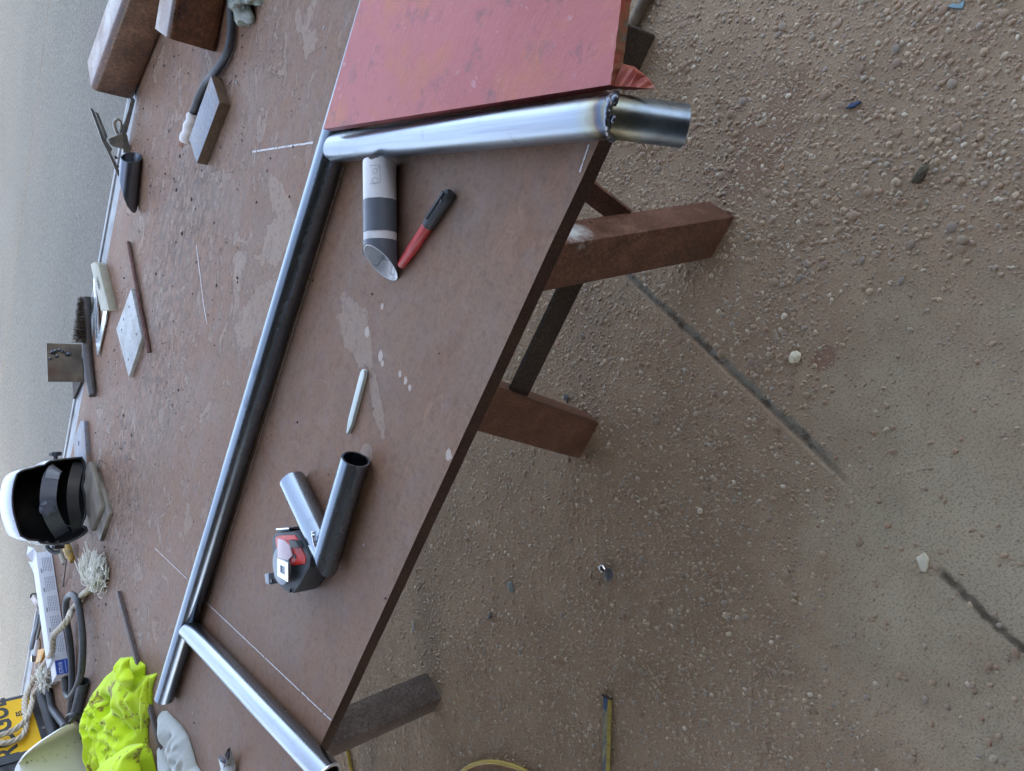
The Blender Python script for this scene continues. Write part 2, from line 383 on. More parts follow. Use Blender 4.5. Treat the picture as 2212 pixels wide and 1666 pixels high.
# ------------------------------------------------------------------ ground
def ground_material():
    m = NT('concrete_material', spec=.1)
    big = m.noise(1.3, 5, .6); mid = m.noise(7, 7, .65); fine = m.noise(230, 5, .75); vf = m.noise(620, 3, .7)
    brown = m.ramp(mid, [(.3, (0.332, 0.243, 0.160)), (.6, (0.446, 0.335, 0.226))])
    grey = m.ramp(mid, [(.3, (0.441, 0.387, 0.273)), (.7, (0.548, 0.472, 0.333))])
    x, y, z = m.sep()
    g = GREY
    v = m.map((1/g[2], 1/g[3], 0), (0, 0, 0), (0, 0, 0), m.map((1, 1, 0), (0, 0, -g[4]), (0, 0, 0), m.map((1, 1, 0), (0, 0, 0), (-g[0], -g[1], 0))))
    ln = m.n.new('ShaderNodeVectorMath'); ln.operation = 'LENGTH'; m.l.new(v, ln.inputs[0])
    d = m.math('ADD', ln.outputs['Value'], m.math('MULTIPLY', m.math('SUBTRACT', m.noise(5, 8, .72), .5), 1.9))
    near = m.ramp(d, [(.30, .85), (1.35, 0.0)])
    far = m.ramp(m.math('MULTIPLY', y, .1), [(.16, 0.0), (.24, 1.0)])
    c = m.mix(near, brown, grey)
    c = m.mix(m.math('MULTIPLY', m.ramp(big, [(.5, 0.0), (.7, 1.0)]), .35), c, (0.389, 0.252, 0.172))
    farc = m.ramp(m.noise(1.1, 6, .6), [(.3, (0.092, 0.105, 0.106)), (.7, (0.114, 0.128, 0.130))])
    gr = m.noise(30, 5, .8, m.map((1, 1, 1), (0, 0, 0), (3, 3, 0))); gr2 = m.noise(90, 3, .7)
    farc = m.mix(m.math('MULTIPLY', m.ramp(gr, [(.42, 1.0), (.5, 0.0)]), .5), farc, (0.064, 0.072, 0.072))
    farc = m.mix(m.math('MULTIPLY', m.ramp(gr, [(.52, 0.0), (.60, 1.0)]), .5), farc, (0.167, 0.177, 0.172))
    farc = m.mix(m.math('MULTIPLY', m.ramp(m.noise(.55, 4, .6, m.map((1, 2.2, 1))), [(.48, 0.0), (.7, 1.0)]), .35), farc, (0.117, 0.112, 0.114))
    farc = m.mix(m.math('MULTIPLY', m.ramp(gr2, [(.35, 1.0), (.5, 0.0)]), .35), farc, (0.062, 0.066, 0.066))
    c = m.mix(far, c, farc)
    st_ = m.patch(*STAIN1, .8, 14, .3); c = m.mix(m.math('MULTIPLY', st_, .35), c, (0.205, 0.097, 0.074))
    c = m.mix(m.math('MULTIPLY', m.patch(*STAIN2, .8, 14, .3), .5), c, (0.238, 0.082, 0.070))
    c = m.mix(m.math('MULTIPLY', m.patch(*STAIN3, .9, 20, .3), .5), c, (0.151, 0.082, 0.037))
    vd = m.voro(170); vc = m.voro(170, out='Color'); vr = m.sep(vc)[0]
    stn = m.math('MULTIPLY', m.math('MULTIPLY', m.ramp(vd, [(.22, 1.0), (.34, 0.0)]), m.ramp(vr, [(.45, 0.0), (.5, 1.0)])), m.math('SUBTRACT', 1.0, m.math('MULTIPLY', near, .8)))
    stc = m.ramp(m.sep(vc)[1], [(0, (.36, .26, .20)), (.5, (.50, .41, .32)), (1, (.36, .34, .32))])
    c = m.mix(m.math('MULTIPLY', stn, .7), c, stc)
    c = m.mix(m.ramp(fine, [(.36, .6), (.5, 0.0)]), c, (0.097, 0.076, 0.054))
    c = m.mix(m.ramp(m.voro(420), [(.0, .55), (.16, 0.0)]), c, (0.454, 0.378, 0.295))
    c = m.mix(m.math('MULTIPLY', m.ramp(vf, [(.62, 0.0), (.7, 1.0)]), .4), c, (0.432, 0.378, 0.303))
    # dirt packed into the joints
    for (k, (p, q, w)) in enumerate(JOINTS):
        dx, dy = q[0]-p[0], q[1]-p[1]; L = math.hypot(dx, dy); nx, ny = -dy/L, dx/L
        dist = m.math('ABSOLUTE', m.math('ADD', m.math('ADD', m.math('MULTIPLY', m.math('SUBTRACT', x, p[0]), nx), m.math('MULTIPLY', m.math('SUBTRACT', y, p[1]), ny)), m.math('MULTIPLY', m.math('SUBTRACT', m.noise(34, 6, .7), .5), w*2.4)))
        al = m.math('MULTIPLY', m.math('ADD', m.math('MULTIPLY', m.math('SUBTRACT', x, p[0]), dx/L), m.math('MULTIPLY', m.math('SUBTRACT', y, p[1]), dy/L)), 1/L)
        inside = m.ramp(al, [(0.0, 1.0), (.90, 1.0), (1.0, 0.0)]) if k not in (2,) else m.ramp(al, [(0.0, 0.0), (.08, 1.0), (1.0, 1.0)])
        msk = m.math('MULTIPLY', m.ramp(m.math('DIVIDE', dist, w), [(.35, 1.0), (1.0, 0.0)]), inside)
        if k == 0: dcol = m.ramp(m.noise(30, 6, .75), [(.40, (.045, .043, .038)), (.52, (.20, .205, .18))])
        else: dcol = m.ramp(m.noise(40, 6, .7), [(.42, (0.032, 0.029, 0.025)), (.62, (0.162, 0.136, 0.102))])
        c = m.mix(m.math('MULTIPLY', msk, .8 if k in (0, 2) else .45), c, dcol)
    m.set('col', c); m.set('rough', .9)
    h = m.math('ADD', m.math('ADD', m.math('MULTIPLY', fine, .5), m.math('MULTIPLY', stn, .35)), m.math('ADD', m.math('MULTIPLY', vf, .25), m.math('MULTIPLY', mid, .6)))
    m.bump(h, .8, .0035)
    return m.m
def gxy(u, v): p = G(u, v); return (p.x, p.y)
gc = G(2150, 1180); _r = dir_world(rt); GREY = (gc.x, gc.y, .56, .44, math.atan2(_r.y, _r.x))
def gpatch(u, v, rx, ry): p = G(u, v); return (p.x, p.y, rx, ry, 0.0)
STAIN1 = gpatch(1650, 300, .22, .09); STAIN2 = gpatch(1780, 770, .05, .03); STAIN3 = gpatch(1420, 280, .10, .08)
J_a, J_b, J_c, J_d = gxy(1355, 590), gxy(1825, 1022), gxy(2020, 1222), gxy(2300, 1490)
fj = 7.0; fj2 = 5.07
JOINTS = [(J_a, J_b, .0125), ((-60, fj), (60, fj), .02), (J_c, J_d, .0105), ((-30, fj2), (-1.1, fj2), .012)]
M_ground = ground_material()
def build_ground():
    def xg(y): y = max(-1.2, min(y, 1.2)); return -(.4027+(.4786-y)*.0795)
    ys = [-300, -30, -6, -1.2, -.6, -.5, J_b[1]-.06, J_b[1], J_a[1]-.2, .6, 1.2, 3, 6, fj-.012, fj-.005, fj+.005, fj+.012, 9, 20, 60, 300]
    zy = {fj-.005: -.004, fj+.005: -.004}
    offs = [(-300, 0), (-30, 0), (-6, 0), (-2, 0), (-1, 0), (None, -.010, 0), (None, -.004, -.003), (None, .004, -.003), (None, .010, 0), (1, 0), (2, 0), (6, 0), (30, 0), (300, 0)]
    vs, nx = [], len(offs)
    for y in ys:
        for o in offs:
            if o[0] is None:
                dz = o[2] if (J_b[1]-.01 <= y <= 3 or -1.2 < y < -.58) else 0.0
                vs.append((xg(y)+o[1], y, min(zy.get(y, 0), dz)))
            else: vs.append((o[0], y, zy.get(y, 0)))
    fs = [[j*nx+i, j*nx+i+1, (j+1)*nx+i+1, (j+1)*nx+i] for j in range(len(ys)-1) for i in range(nx-1)]
    return tag(mesh('ground', vs, fs, M_ground, base=(0, 0, 0)), 'exposed aggregate concrete yard slab under and around the table', kind='structure')
ground = build_ground()
def pebble_mat():
    m = NT('pebble_material', spec=.35, rough=.65)
    r = m.island(); c = m.ramp(r, [(0, (0.344, 0.242, 0.163)), (.22, (0.459, 0.348, 0.237)), (.42, (0.389, 0.259, 0.176)), (.6, (0.356, 0.317, 0.264)), (.76, (0.549, 0.443, 0.308)), (.93, (0.367, 0.232, 0.149)), (.97, (0.630, 0.548, 0.422)), (1, (0.687, 0.602, 0.475))])
    c = m.mix(m.math('MULTIPLY', m.noise(260, 4, .7), .45), c, (0.206, 0.158, 0.105))
    m.set('col', c); m.bump(m.noise(300, 3), .25, .0006); return m.m
M_pebble = pebble_mat()
def pebble_obj_mat():
    m = NT('single_pebble_material', spec=.35, rough=.65)
    oi = m.n.new('ShaderNodeObjectInfo').outputs['Random']
    c = m.ramp(oi, [(0, (0.311, 0.216, 0.146)), (.3, (0.407, 0.296, 0.201)), (.5, (0.339, 0.224, 0.150)), (.68, (0.301, 0.269, 0.231)), (.85, (0.446, 0.350, 0.239)), (1, (0.349, 0.278, 0.194))])
    c = m.mix(m.math('MULTIPLY', m.noise(3, 5, .7), .5), c, (0.174, 0.134, 0.089)); m.set('col', c); m.bump(m.noise(4, 3), .2, .001); return m.m
M_pebble1 = pebble_obj_mat()
def build_pebbles():
    N = 105000
    xs = rng.uniform(-2.6, .8, N); ys = rng.uniform(-.75, 1.05, N); xs[:9000] = rng.uniform(-4, 1.8, 9000); ys[:9000] = rng.uniform(-2, 2.4, 9000)
    dens = np.ones(N)*.95
    gx, gy = GREY[0], GREY[1]; gca, gsa = math.cos(GREY[4]), math.sin(GREY[4])
    for i in range(N):
        nn = noise.noise(V((xs[i]*3, ys[i]*3, 0)))*.5; n2 = noise.noise(V((xs[i]*9, ys[i]*9, 5)))*.35
        ddx, ddy = xs[i]-gx, ys[i]-gy; d = math.hypot((ddx*gca+ddy*gsa)/GREY[2], (-ddx*gsa+ddy*gca)/GREY[3])+nn*.7+n2*.7
        k = min(1, max(0.10, (d-.45)/.70)); dens[i] = .92*k*(1+.4*n2)
        xx, yy = xs[i], ys[i]
        xj = -(.4027+(.4786-yy)*.0795)
        if abs(xx-xj) < .013 and J_b[1]-.02 < yy < J_a[1]+.02: dens[i] = .02
    keep = rng.uniform(0, 1, N) < dens; xs, ys = xs[keep], ys[keep]; n = len(xs)
    r = np.clip(rng.lognormal(math.log(.0033), .36, n), .0016, .0085)
    coarse = np.array([noise.noise(V((xs[i]*1.1+4, ys[i]*1.1, 0))) for i in range(n)])
    r *= 1+.08*np.clip((xs+.55)/.5, 0, 1)*(ys < .8)
    cc = G(2150, 1600); near_c = np.hypot(xs-cc.x, ys-cc.y) < .17
    r = np.where(near_c, np.clip(r*1.55, 0, .011), r)
    order = np.argsort(-r); xs, ys, r = xs[order], ys[order], r[order]
    asp = rng.uniform(.55, 1, n); ang = rng.uniform(0, math.pi, n); hgt = rng.uniform(.20, .42, n)
    # the biggest pebbles in front of the camera stand as pieces of their own
    vis = [i for i in range(n) if -1.9 < xs[i] < .55 and -.55 < ys[i] < .75][:290]
    protos = []
    for k in range(6):
        v, f = ico(2); v = v.copy()
        for q in range(len(v)): v[q] *= 1+.22*noise.noise(V(v[q])*1.4+V((k*3.1, 0, 0)))
        me = bpy.data.meshes.new('pebble'); me.from_pydata(v.tolist(), [], f.tolist()); me.polygons.foreach_set('use_smooth', [True]*len(f)); me.materials.append(M_pebble1); protos.append(me)
    for i in vis:
        o = bpy.data.objects.new('pebble', protos[i % 6]); o.location = (xs[i], ys[i], r[i]*.05); o.rotation_euler = (0, 0, ang[i])
        o.scale = (r[i], r[i]*asp[i], r[i]*(hgt[i]+.1)); C.objects.link(o); o.parent = ground
    vs_set = set(vis); rest = np.array([i for i in range(n) if i not in vs_set])
    v1, f1 = ico(1)
    allv, allf, base = [], [], 0
    for i in rest:
        ca, sa = math.cos(ang[i]), math.sin(ang[i])
        if r[i] < .0050: v, f = HV, HF
        else: v, f = v1, f1
        jit = 1+rng.uniform(-.2, .2, len(v))[:, None]
        q = v*jit*np.array([r[i], r[i]*asp[i], r[i]*hgt[i]])
        q = np.stack([q[:, 0]*ca-q[:, 1]*sa+xs[i], q[:, 0]*sa+q[:, 1]*ca+ys[i], q[:, 2]+r[i]*.08], 1)
        allv.append(q); allf.append(f+base); base += len(v)
    me = bpy.data.meshes.new('aggregate'); A = np.concatenate(allv); B = np.concatenate(allf)
    me.vertices.add(len(A)); me.vertices.foreach_set('co', A.ravel()); me.loops.add(B.size); me.loops.foreach_set('vertex_index', B.ravel().astype(np.int32))
    me.polygons.add(len(B)); me.polygons.foreach_set('loop_start', np.arange(0, B.size, 3, dtype=np.int32)); me.polygons.foreach_set('use_smooth', np.ones(len(B), bool))
    me.update(calc_edges=True); me.validate(); me.materials.append(M_pebble)
    o = bpy.data.objects.new('aggregate', me); C.objects.link(o)
    tag(o, 'small round brown and grey pebbles set in the concrete yard', 'gravel', kind='stuff')
def hemi():
    v = [(0, 0, 1)]; f = []
    for k in range(6): a = k*math.pi/3; v.append((.75*math.cos(a), .75*math.sin(a), .62))
    for k in range(6): a = k*math.pi/3+.5; v.append((math.cos(a), math.sin(a), -.2))
    for k in range(6):
        j = (k+1) % 6; f.append([0, 1+k, 1+j]); f.append([1+k, 7+k, 1+j]); f.append([1+j, 7+k, 7+j])
    return np.array(v), np.array(f)
HV, HF = hemi()
build_pebbles()

# unseen canopy and wall added behind camera to shade table and block sun
M_roof = simple('shade_roof_sheet', (.13, .125, .12), .6, .2, .2, 3, 0)
M_wall = simple('shade_wall_paint', (.12, .11, .10), .8, 0, .2, 2, 0)
wk = thing('shade_canopy', 'unseen open fronted canopy added behind the camera for shade', 'shade canopy', (2.5, -4.0, 0))
prism('shade_roof', [(-6, -4.6), (6, -4.6), (6, .3), (-6, .3)], 3.2, 3.28, M_roof, wk)
prism('wall', [(-6, -4.6), (6, -4.6), (6, -4.45), (-6, -4.45)], 0, 3.195, M_wall, wk)  # unseen wall added to block the low sun and darken pipe reflections
for x_, y_ in ((-5.9, .2), (5.9, .2)): prism('post', [(x_-.05, y_-.05), (x_+.05, y_-.05), (x_+.05, y_+.05), (x_-.05, y_+.05)], 0, 3.195, M_wall, wk)

# ------------------------------------------------------------------ table and supports
TL, TW, TT = 3.4, 1.60, .020
table = thing('work_table', 'big brown steel plate work table covered in tools', 'table', (0, 0, 0))
def table_top():
    nx = 40; pts = []
    # slightly nicked near edge
    near = [(-TL*i/nx, 0.0012*noise.noise(V((i*1.7, 0, 0)))) for i in range(nx+1)]
    poly = near + [(-TL, TW-.075), (0, TW-.075)]
    o = prism('table_top', poly, T-TT, T, M_table, table)
    o.data.materials.append(M_tedge)
    for p in o.data.polygons:
        if abs(p.normal.z) < .5: p.material_index = 1
    return o
table_top()
prism('edge_strip', [(-TL, TW-.072), (0, TW-.072), (0, TW-.018), (-TL, TW-.018)], T-TT, T-.002, M_strip, table, .002)
prism('edge_strip', [(-TL, TW-.015), (0, TW-.015), (0, TW), (-TL, TW)], T-.05, T+.002, M_strip, table, .002)
prism('frame_rail', [(-TL+.05, .25), (-.05, .25), (-.05, .31), (-TL+.05, .31)], T-.08, T-TT-.002, M_tedge, table)
prism('frame_rail', [(-TL+.05, 1.3), (-.05, 1.3), (-.05, 1.36), (-TL+.05, 1.36)], T-.08, T-TT-.002, M_tedge, table)
def chalk(pts, w=.0011, seed=0):
    pts = [P(*p, .0006) for p in pts]; vs, fs = [], []; n = 0
    for i in range(len(pts)-1):
        a, b = pts[i], pts[i+1]; L = (b-a).length; k = max(2, int(L/.004)); d = (b-a).normalized(); s = V((-d.y, d.x, 0))
        for j in range(k):
            if noise.noise(V((n*.37, seed, 0))) < -.38: n += 1; continue
            q0 = a.lerp(b, j/k); q1 = a.lerp(b, (j+1.05)/k); ww = w*(1+.7*noise.noise(V((n*.6, seed+5, 0))))
            o0 = s*(w*.6*noise.noise(V((n*.21, seed+9, 0)))); m_ = len(vs); vs += [q0-s*ww+o0, q1-s*ww+o0, q1+s*ww+o0, q0+s*ww+o0]; fs.append([m_, m_+1, m_+2, m_+3]); n += 1
    mesh('chalk_line', vs, fs, M_chalk, table)
chalk([(545, 328), (676, 308)], .0016, 1); chalk([(335, 1185), (403, 1250)], .0010, 2); chalk([(446, 1302), (715, 1556)], .0012, 3)
chalk([(742, 362), (660, 628), (570, 918), (448, 1308)], .0011, 4); chalk([(424, 530), (440, 660), (447, 700)], .0016, 5); chalk([(1272, 312), (1252, 372)], .0010, 6)

def trestle(a_c, label, b0, b1, mat, sec, lean=.21, half=.30, g='trestles under the table'):
    t = thing('trestle', label, 'trestle', (-a_c, (b0+b1)/2, 0), g)
    for k, b in enumerate((b0, b1)):
        for s in (-1, 1):
            base = V((-(a_c+s*half), b, 0)); top = V((-(a_c+s*(half-lean)), b, T-TT-.062))
            beam('leg', base, top, sec[0] if True else 0, sec[1], mat, t, up=V((0, 1, 0)), bw=.004, cut='z')
        z = .30; q = half-lean*z/(T-.08)
        beam('brace', V((-(a_c-q+.04), b+.012, z)), V((-(a_c+q-.04), b+.012, z)), .008, .05, M_legdark, t, up=V((0, 0, 1)))
    beam('top_beam', V((-a_c, b0-.04, T-TT-.030)), V((-a_c, b1+.04, T-TT-.030)), .12, .058, mat, t)
    return t
# near trestle: its two legs differ, so it is put together by hand
tr1 = thing('trestle', 'rusty trestle with splayed box section legs and low flat brace', 'trestle', (-.50, .37, 0), 'trestles under the table')
zt = T-TT-.062
M_leg_worn_highlight = worn_highlight_rust('worn_highlight_leg_rust', [tuple(q+(r_,)) if isinstance(q, tuple) else (q.x, q.y, q.z, r_) for q, r_ in ((onplane(1228, 500, V((-.164, .3275, 0)), V((1, 0, .2855)))-V((-.50, .37, 0)), .045),)])  # worn spot under the table edge, bright highlight mixed into its rust colour
beam('leg', V((-.210, .365, 0)), V((-.210-.205, .365, zt)), .092, .075, M_leg_worn_highlight, tr1, up=V((0, 1, 0)), bw=.003, cut='z')
def angle_leg():
    p0 = V((-.7885, .375, 0)); p1 = p0+V((.202, 0, zt)); d = (p1-p0).normalized(); s = V((0, 0, 1)).cross(V((0, 1, 0))).normalized()
    w = .112; ys_ = [(0, 0), (.010, 0), (.010, 1), (0, 1)]
    # channel: a broad web facing the camera with two short flanges turned away
    prof = [(-w/2, 0), (w/2, 0), (w/2, .045), (w/2-.008, .045), (w/2-.008, .008), (-w/2+.008, .008), (-w/2+.008, .045), (-w/2, .045)]
    vs = []
    for p in (p0, p1):
        for a, b in prof: vs.append(V((p.x+a, p.y+b+(.0 if p is p0 else .0), p.z)))
    n = len(prof); fs = [list(range(n))[::-1], list(range(n, 2*n))]+[[i, (i+1) % n, n+(i+1) % n, n+i] for i in range(n)]
    o = mesh('leg', vs, fs, M_leg, tr1); bevel(o, .002, 1)
angle_leg()
beam('brace', V((-.255, .388, .30)), V((-.69, .388, .30)), .010, .055, M_legdark, tr1)
beam('brace', V((-.12, .62, .62)), V((-.24, .41, .22)), .045, .008, M_leg, tr1)
disc('bolt', V((-.205, .455, .345)), .011, .012, M_leg, tr1, nrm=V((-.3, -.3, .9)), seg=6)
beam('top_beam', V((-.48, .33, T-TT-.030)), V((-.48, 1.30, T-TT-.030)), .14, .058, M_leg, tr1)
for s in (-.205, -.79):
    beam('leg', V((s, 1.25, 0)), V((s+(-.205 if s > -.5 else .205), 1.25, zt)), .092, .075, M_leg, tr1, up=V((0, 1, 0)), cut='z')
tr2 = thing('trestle', 'grey brown trestle whose leg stands beneath the lower end of the table', 'trestle', (-2.1, .44, 0), 'trestles under the table')
beam('leg', V((-1.818, .440, 0)), V((-1.818-.125, .440, zt)), .063, .098, M_leggrey, tr2, up=V((0, 1, 0)), bw=.005, cut='z')
beam('leg', V((-2.40, .440, 0)), V((-2.27, .440, zt)), .063, .098, M_leggrey, tr2, up=V((0, 1, 0)), bw=.005, cut='z')
beam('leg', V((-1.818, 1.30, 0)), V((-1.943, 1.30, zt)), .063, .098, M_leggrey, tr2, up=V((0, 1, 0)), cut='z')
beam('leg', V((-2.40, 1.30, 0)), V((-2.27, 1.30, zt)), .063, .098, M_leggrey, tr2, up=V((0, 1, 0)), cut='z')
beam('top_beam', V((-2.1, .38, T-TT-.030)), V((-2.1, 1.35, T-TT-.030)), .36, .058, M_leggrey, tr2)
# channel post by the corner
def channel_post():
    w = .088; prof = [(-w/2, 0), (w/2, 0), (w/2, .055), (w/2-.009, .055), (w/2-.009, .009), (-w/2+.009, .009), (-w/2+.009, .055), (-w/2, .055)]
    vs = []
    for z, dx, dy in ((0, 0, 0), (T-TT-.003, -.05, .0)):
        for a, b in prof: vs.append(V((.036+a+dx, .745+b+dy, z)))
    n = len(prof); fs = [list(range(n))[::-1], list(range(n, 2*n))]+[[i, (i+1) % n, n+(i+1) % n, n+i] for i in range(n)]
    o = mesh('channel_post', vs, fs, M_legdark); bevel(o, .003, 1)
    tag(o, 'dark rusty channel iron post behind the corner of the red plate', 'post')
channel_post()
r0, r1 = G(1423, -60, .016), G(1367, 52, .016); dd = (r1-r0)
o = pipe('rusty_pipe', r0-dd*2, r1+dd*1.2, .014, simple('rod_brown', (.16, .125, .085), .6, .2, .3, 60), t=.003)
tag(o, 'thin brown pipe on the ground behind the dark channel post', 'pipe')

# ------------------------------------------------------------------ the pipe frame on the table
PR = .0212
yl = .484
def heat(m):   # straw and blue temper colours either side of the weld (object space of the pipe thing)
    pass
dA = (at(1300, 255, T+PR)-at(705, 320, T+PR)); dA.z = 0; dA.normalize()
dB = V((dA.x, dA.y, 0))
long_p0 = V((.62, yl, T+PR)); long_p1 = V((at(357, 1512, T+PR).x, yl-.004, T+PR))
M_long = steel('long_pipe_steel', (.23, .28, .34), .20, (1, 0, 0), .5)
o = pipe('steel_pipe', long_p0, long_p1, PR, M_long, n1=V((1, .25, 0)).normalized(), ripple=.0006)
tag(o, 'very long grey steel pipe lying lengthwise across the table', 'pipe')

wp = at(1326, 252, T+PR); a0 = at(700, 322, T+PR)
def heat_extra(m):
    w = wp-a0r                                      # weld centre in object space
    geo = m.map((1, 1, 1), (0, 0, 0), (-w.x, -w.y, -w.z))
    ln = m.n.new('ShaderNodeVectorMath'); ln.operation = 'DOT_PRODUCT'; m.l.new(geo, ln.inputs[0]); ln.inputs[1].default_value = dA
    d = m.math('ADD', ln.outputs['Value'], m.math('MULTIPLY', m.math('SUBTRACT', m.noise(30, 4, .6), .5), .022))
    f = m.math('ADD', m.math('MULTIPLY', d, 8.0), .5)
    tint = m.ramp(f, [(0, (1, 1, 1)), (.22, (.95, .98, 1.0)), (.34, (1.0, .96, .76)), (.42, (.80, .66, .42)), (.46, (.42, .32, .26)), (.5, (.25, .29, .38)), (.55, (.60, .52, .34)), (.62, (1.0, .96, .70)), (.74, (.80, .92, 1.0)), (1, (.62, .74, .86))])
    old = m.b.inputs['Base Color'].links[0].from_socket
    m.set('col', m.mix(1.0, old, tint, 'MULTIPLY'))
a0 = a0+dA*((.468-a0.y)/dA.y); a0r = V((a0.x, a0.y, T))
pA = thing('welded_pipe', 'pipe with a welded bend whose blued stub hangs past the table corner', 'pipe', a0r)
M_A = steel('welded_pipe_steel', (.34, .38, .43), .23, dA, .5, heat_extra)
beta = R(52); az = dA.copy(); dS = (az*math.cos(beta)-V((0, 0, 1))*math.sin(beta)).normalized()
nm = (dA+dS).normalized()
saddle = V((0, 1, 0))
pipe('pipe_body', a0, wp, PR, M_A, pA, n0=saddle, n1=nm, ripple=.0007)
STUB = .070
pipe('bent_stub', wp, wp+dS*STUB, PR, M_A, pA, n0=nm, ripple=.0004)
def weld_ring(name, c, n, d1, r, mat, parent, amp=.0016, rr=.0036, a0_=0, a1_=2*math.pi, seed=0):
    """bead along the mitre ellipse"""
    d, s, u = frame_of(d1); pts = []
    N = 70
    for i in range(N+1):
        a = a0_+(a1_-a0_)*i/N; q = c+(s*math.cos(a)+u*math.sin(a))*r; q = q+d*((c-q).dot(n)/d.dot(n))
        q = q + d*(.003*noise.noise(V((i*.22, seed, 0))))
        pts.append(q)
    vs, fs = tube_data(pts, lambda t: rr*(1+.30*noise.noise(V((t*14, seed, 0)))+.07*math.sin(t*170)), 10)
    return mesh(name, vs, fs, mat, parent, smooth=True)
M_weld = simple('weld_metal', (.16, .18, .22), .28, .9, .4, 130, .3)
weld_ring('weld_bead', wp, nm, dA, PR-.0008, M_weld, pA, seed=3)
v_, f_ = ico(2)
for k, (off, rad) in enumerate(((-.014, .0032), (.003, .0055), (-.004, .0038))):
    c = onplane(*((1310, 252), (1328, 215), (1325, 258))[k], wp+V((0, 0, PR*.8)), V((0, 0, 1)))
    blob('weld_spatter', c, rad, rad*.8, rad*.6, M_weld, pA, rough=.3, sub=2, sd=k)
# pipe B
b0 = at(424, 1374, T+PR); b1 = b0+(-dA if False else dA)*0
bend = at(700, 1664, T+PR)
dBv = (bend-b0); dBv.z = 0; dBv.normalize(); b0 = b0+dBv*((.464-b0.y)/dBv.y)
M_B = steel('lower_pipe_steel', (.40, .44, .49), .21, dBv, .15)
pB = thing('cut_pipe', 'shiny pipe butted against the long pipe above the gloves, with open ground end', 'pipe', (b0.x, b0.y, T))
pipe('pipe_body', b0, bend+dBv*.012, PR, M_B, pB, n0=saddle, n1=(dBv-V((0, 0, 1))*.05-V((.35, 0, 0))).normalized(), ripple=.0004)
M_ground_metal = simple('ground_bright_steel', (.80, .83, .88), .30, .9, .10, 200, .2)
endn = (dBv-V((0, 0, 1))*.05-V((.35, 0, 0))).normalized()
pipe('ground_end', bend+dBv*.0122, bend+dBv*.0155, PR+.0004, M_ground_metal, pB, n0=endn, n1=endn, t=.0046, ripple=.0004)
# V of two short pipes
jn = at(708, 1199, T+PR); e1 = at(632, 1038, T+PR); e2 = at(769, 992, T+PR)
d1, d2 = (jn-e1).normalized(), (jn-e2).normalized()
L1, L2 = (jn-e1).length, (jn-e2).length
pV = thing('pipe_elbow', 'two short pipes joined in a V beside the tape measure', 'pipe', (jn.x, jn.y, T))
nV = (d1-d2).normalized()
pipe('short_pipe', e1, jn, PR, steel('v_pipe_steel_a', (.36, .42, .49), .21, d1, .3), pV, n1=nV, ripple=.0005)
pipe('short_pipe', e2+V((0, 0, .0004)), jn+V((0, 0, .0004)), PR, steel('v_pipe_steel_b', (.28, .34, .41), .20, d2, .4), pV, n1=nV, ripple=.0005)
def v_bead():
    s = d1.cross(V((0, 0, 1))).normalized()
    w = (-(d1+d2)).normalized(); pts = []
    for i in range(40):
        a = math.pi*(i/39)*.55+math.pi*.30
        t = (i/39)
        q = jn - (d1+d2).normalized()*(.050*(1-t)-.012) + V((0, 0, PR*math.sin(math.pi*(.5+.5*(t-.15)))*.98)) 
        pts.append(q)
    vs, fs = tube_data(pts, lambda t: .0032*(1+.6*noise.noise(V((t*22, 1, 0)))), 8)
    mesh('weld_bead', vs, fs, M_ground_metal, pV, smooth=True)
v_bead()

# ------------------------------------------------------------------ red plate
def red_material():
    m = NT('red_primer', spec=.4)
    a = m.noise(6, 7, .6); b = m.noise(60, 5, .65); sc = m.noise(90, 4, .6, m.map((1, 2.5, 1), (0, 0, .5)))
    c = m.ramp(a, [(.3, (.44, .115, .108)), (.7, (.55, .185, .18))])
    c = m.mix(m.ramp(m.noise(9, 7, .68, m.map((1, 1, 1), (0, 0, 0), (4, 2, 0))), [(.52, 0.0), (.64, .65)]), c, (.55, .20, .10))
    c = m.mix(m.math('MULTIPLY', m.ramp(m.noise(22, 7, .7, m.map((1, 1, 1), (0, 0, 0), (1, 7, 0))), [(.55, 0.0), (.68, 1.0)]), .6), c, (.17, .11, .11))
    c = m.mix(m.math('MULTIPLY', m.ramp(b, [(.63, 0.0), (.72, 1.0)]), .5), c, (.58, .36, .38))
    m.set('col', c); m.set('rough', m.ramp(a, [(.3, .42), (.7, .58)])); m.bump(m.math('ADD', b, m.math('MULTIPLY', sc, .6)), .5, .0012); return m.m
M_red = red_material()
M_redside = simple('red_plate_side', (.20, .035, .028), .5, 0, .35, 30, .3, .001)
def cut_mat():
    m = NT('flame_cut_edge', rough=.5)
    a = m.noise(28, 6, .7); c = m.ramp(a, [(.30, (.34, .055, .04)), (.50, (.40, .10, .06)), (.58, (.24, .13, .07)), (.66, (.17, .19, .20)), (.74, (.34, .07, .05))])
    m.set('col', c); m.bump(m.noise(120, 4), .6, .002); return m.m
M_cut = cut_mat()
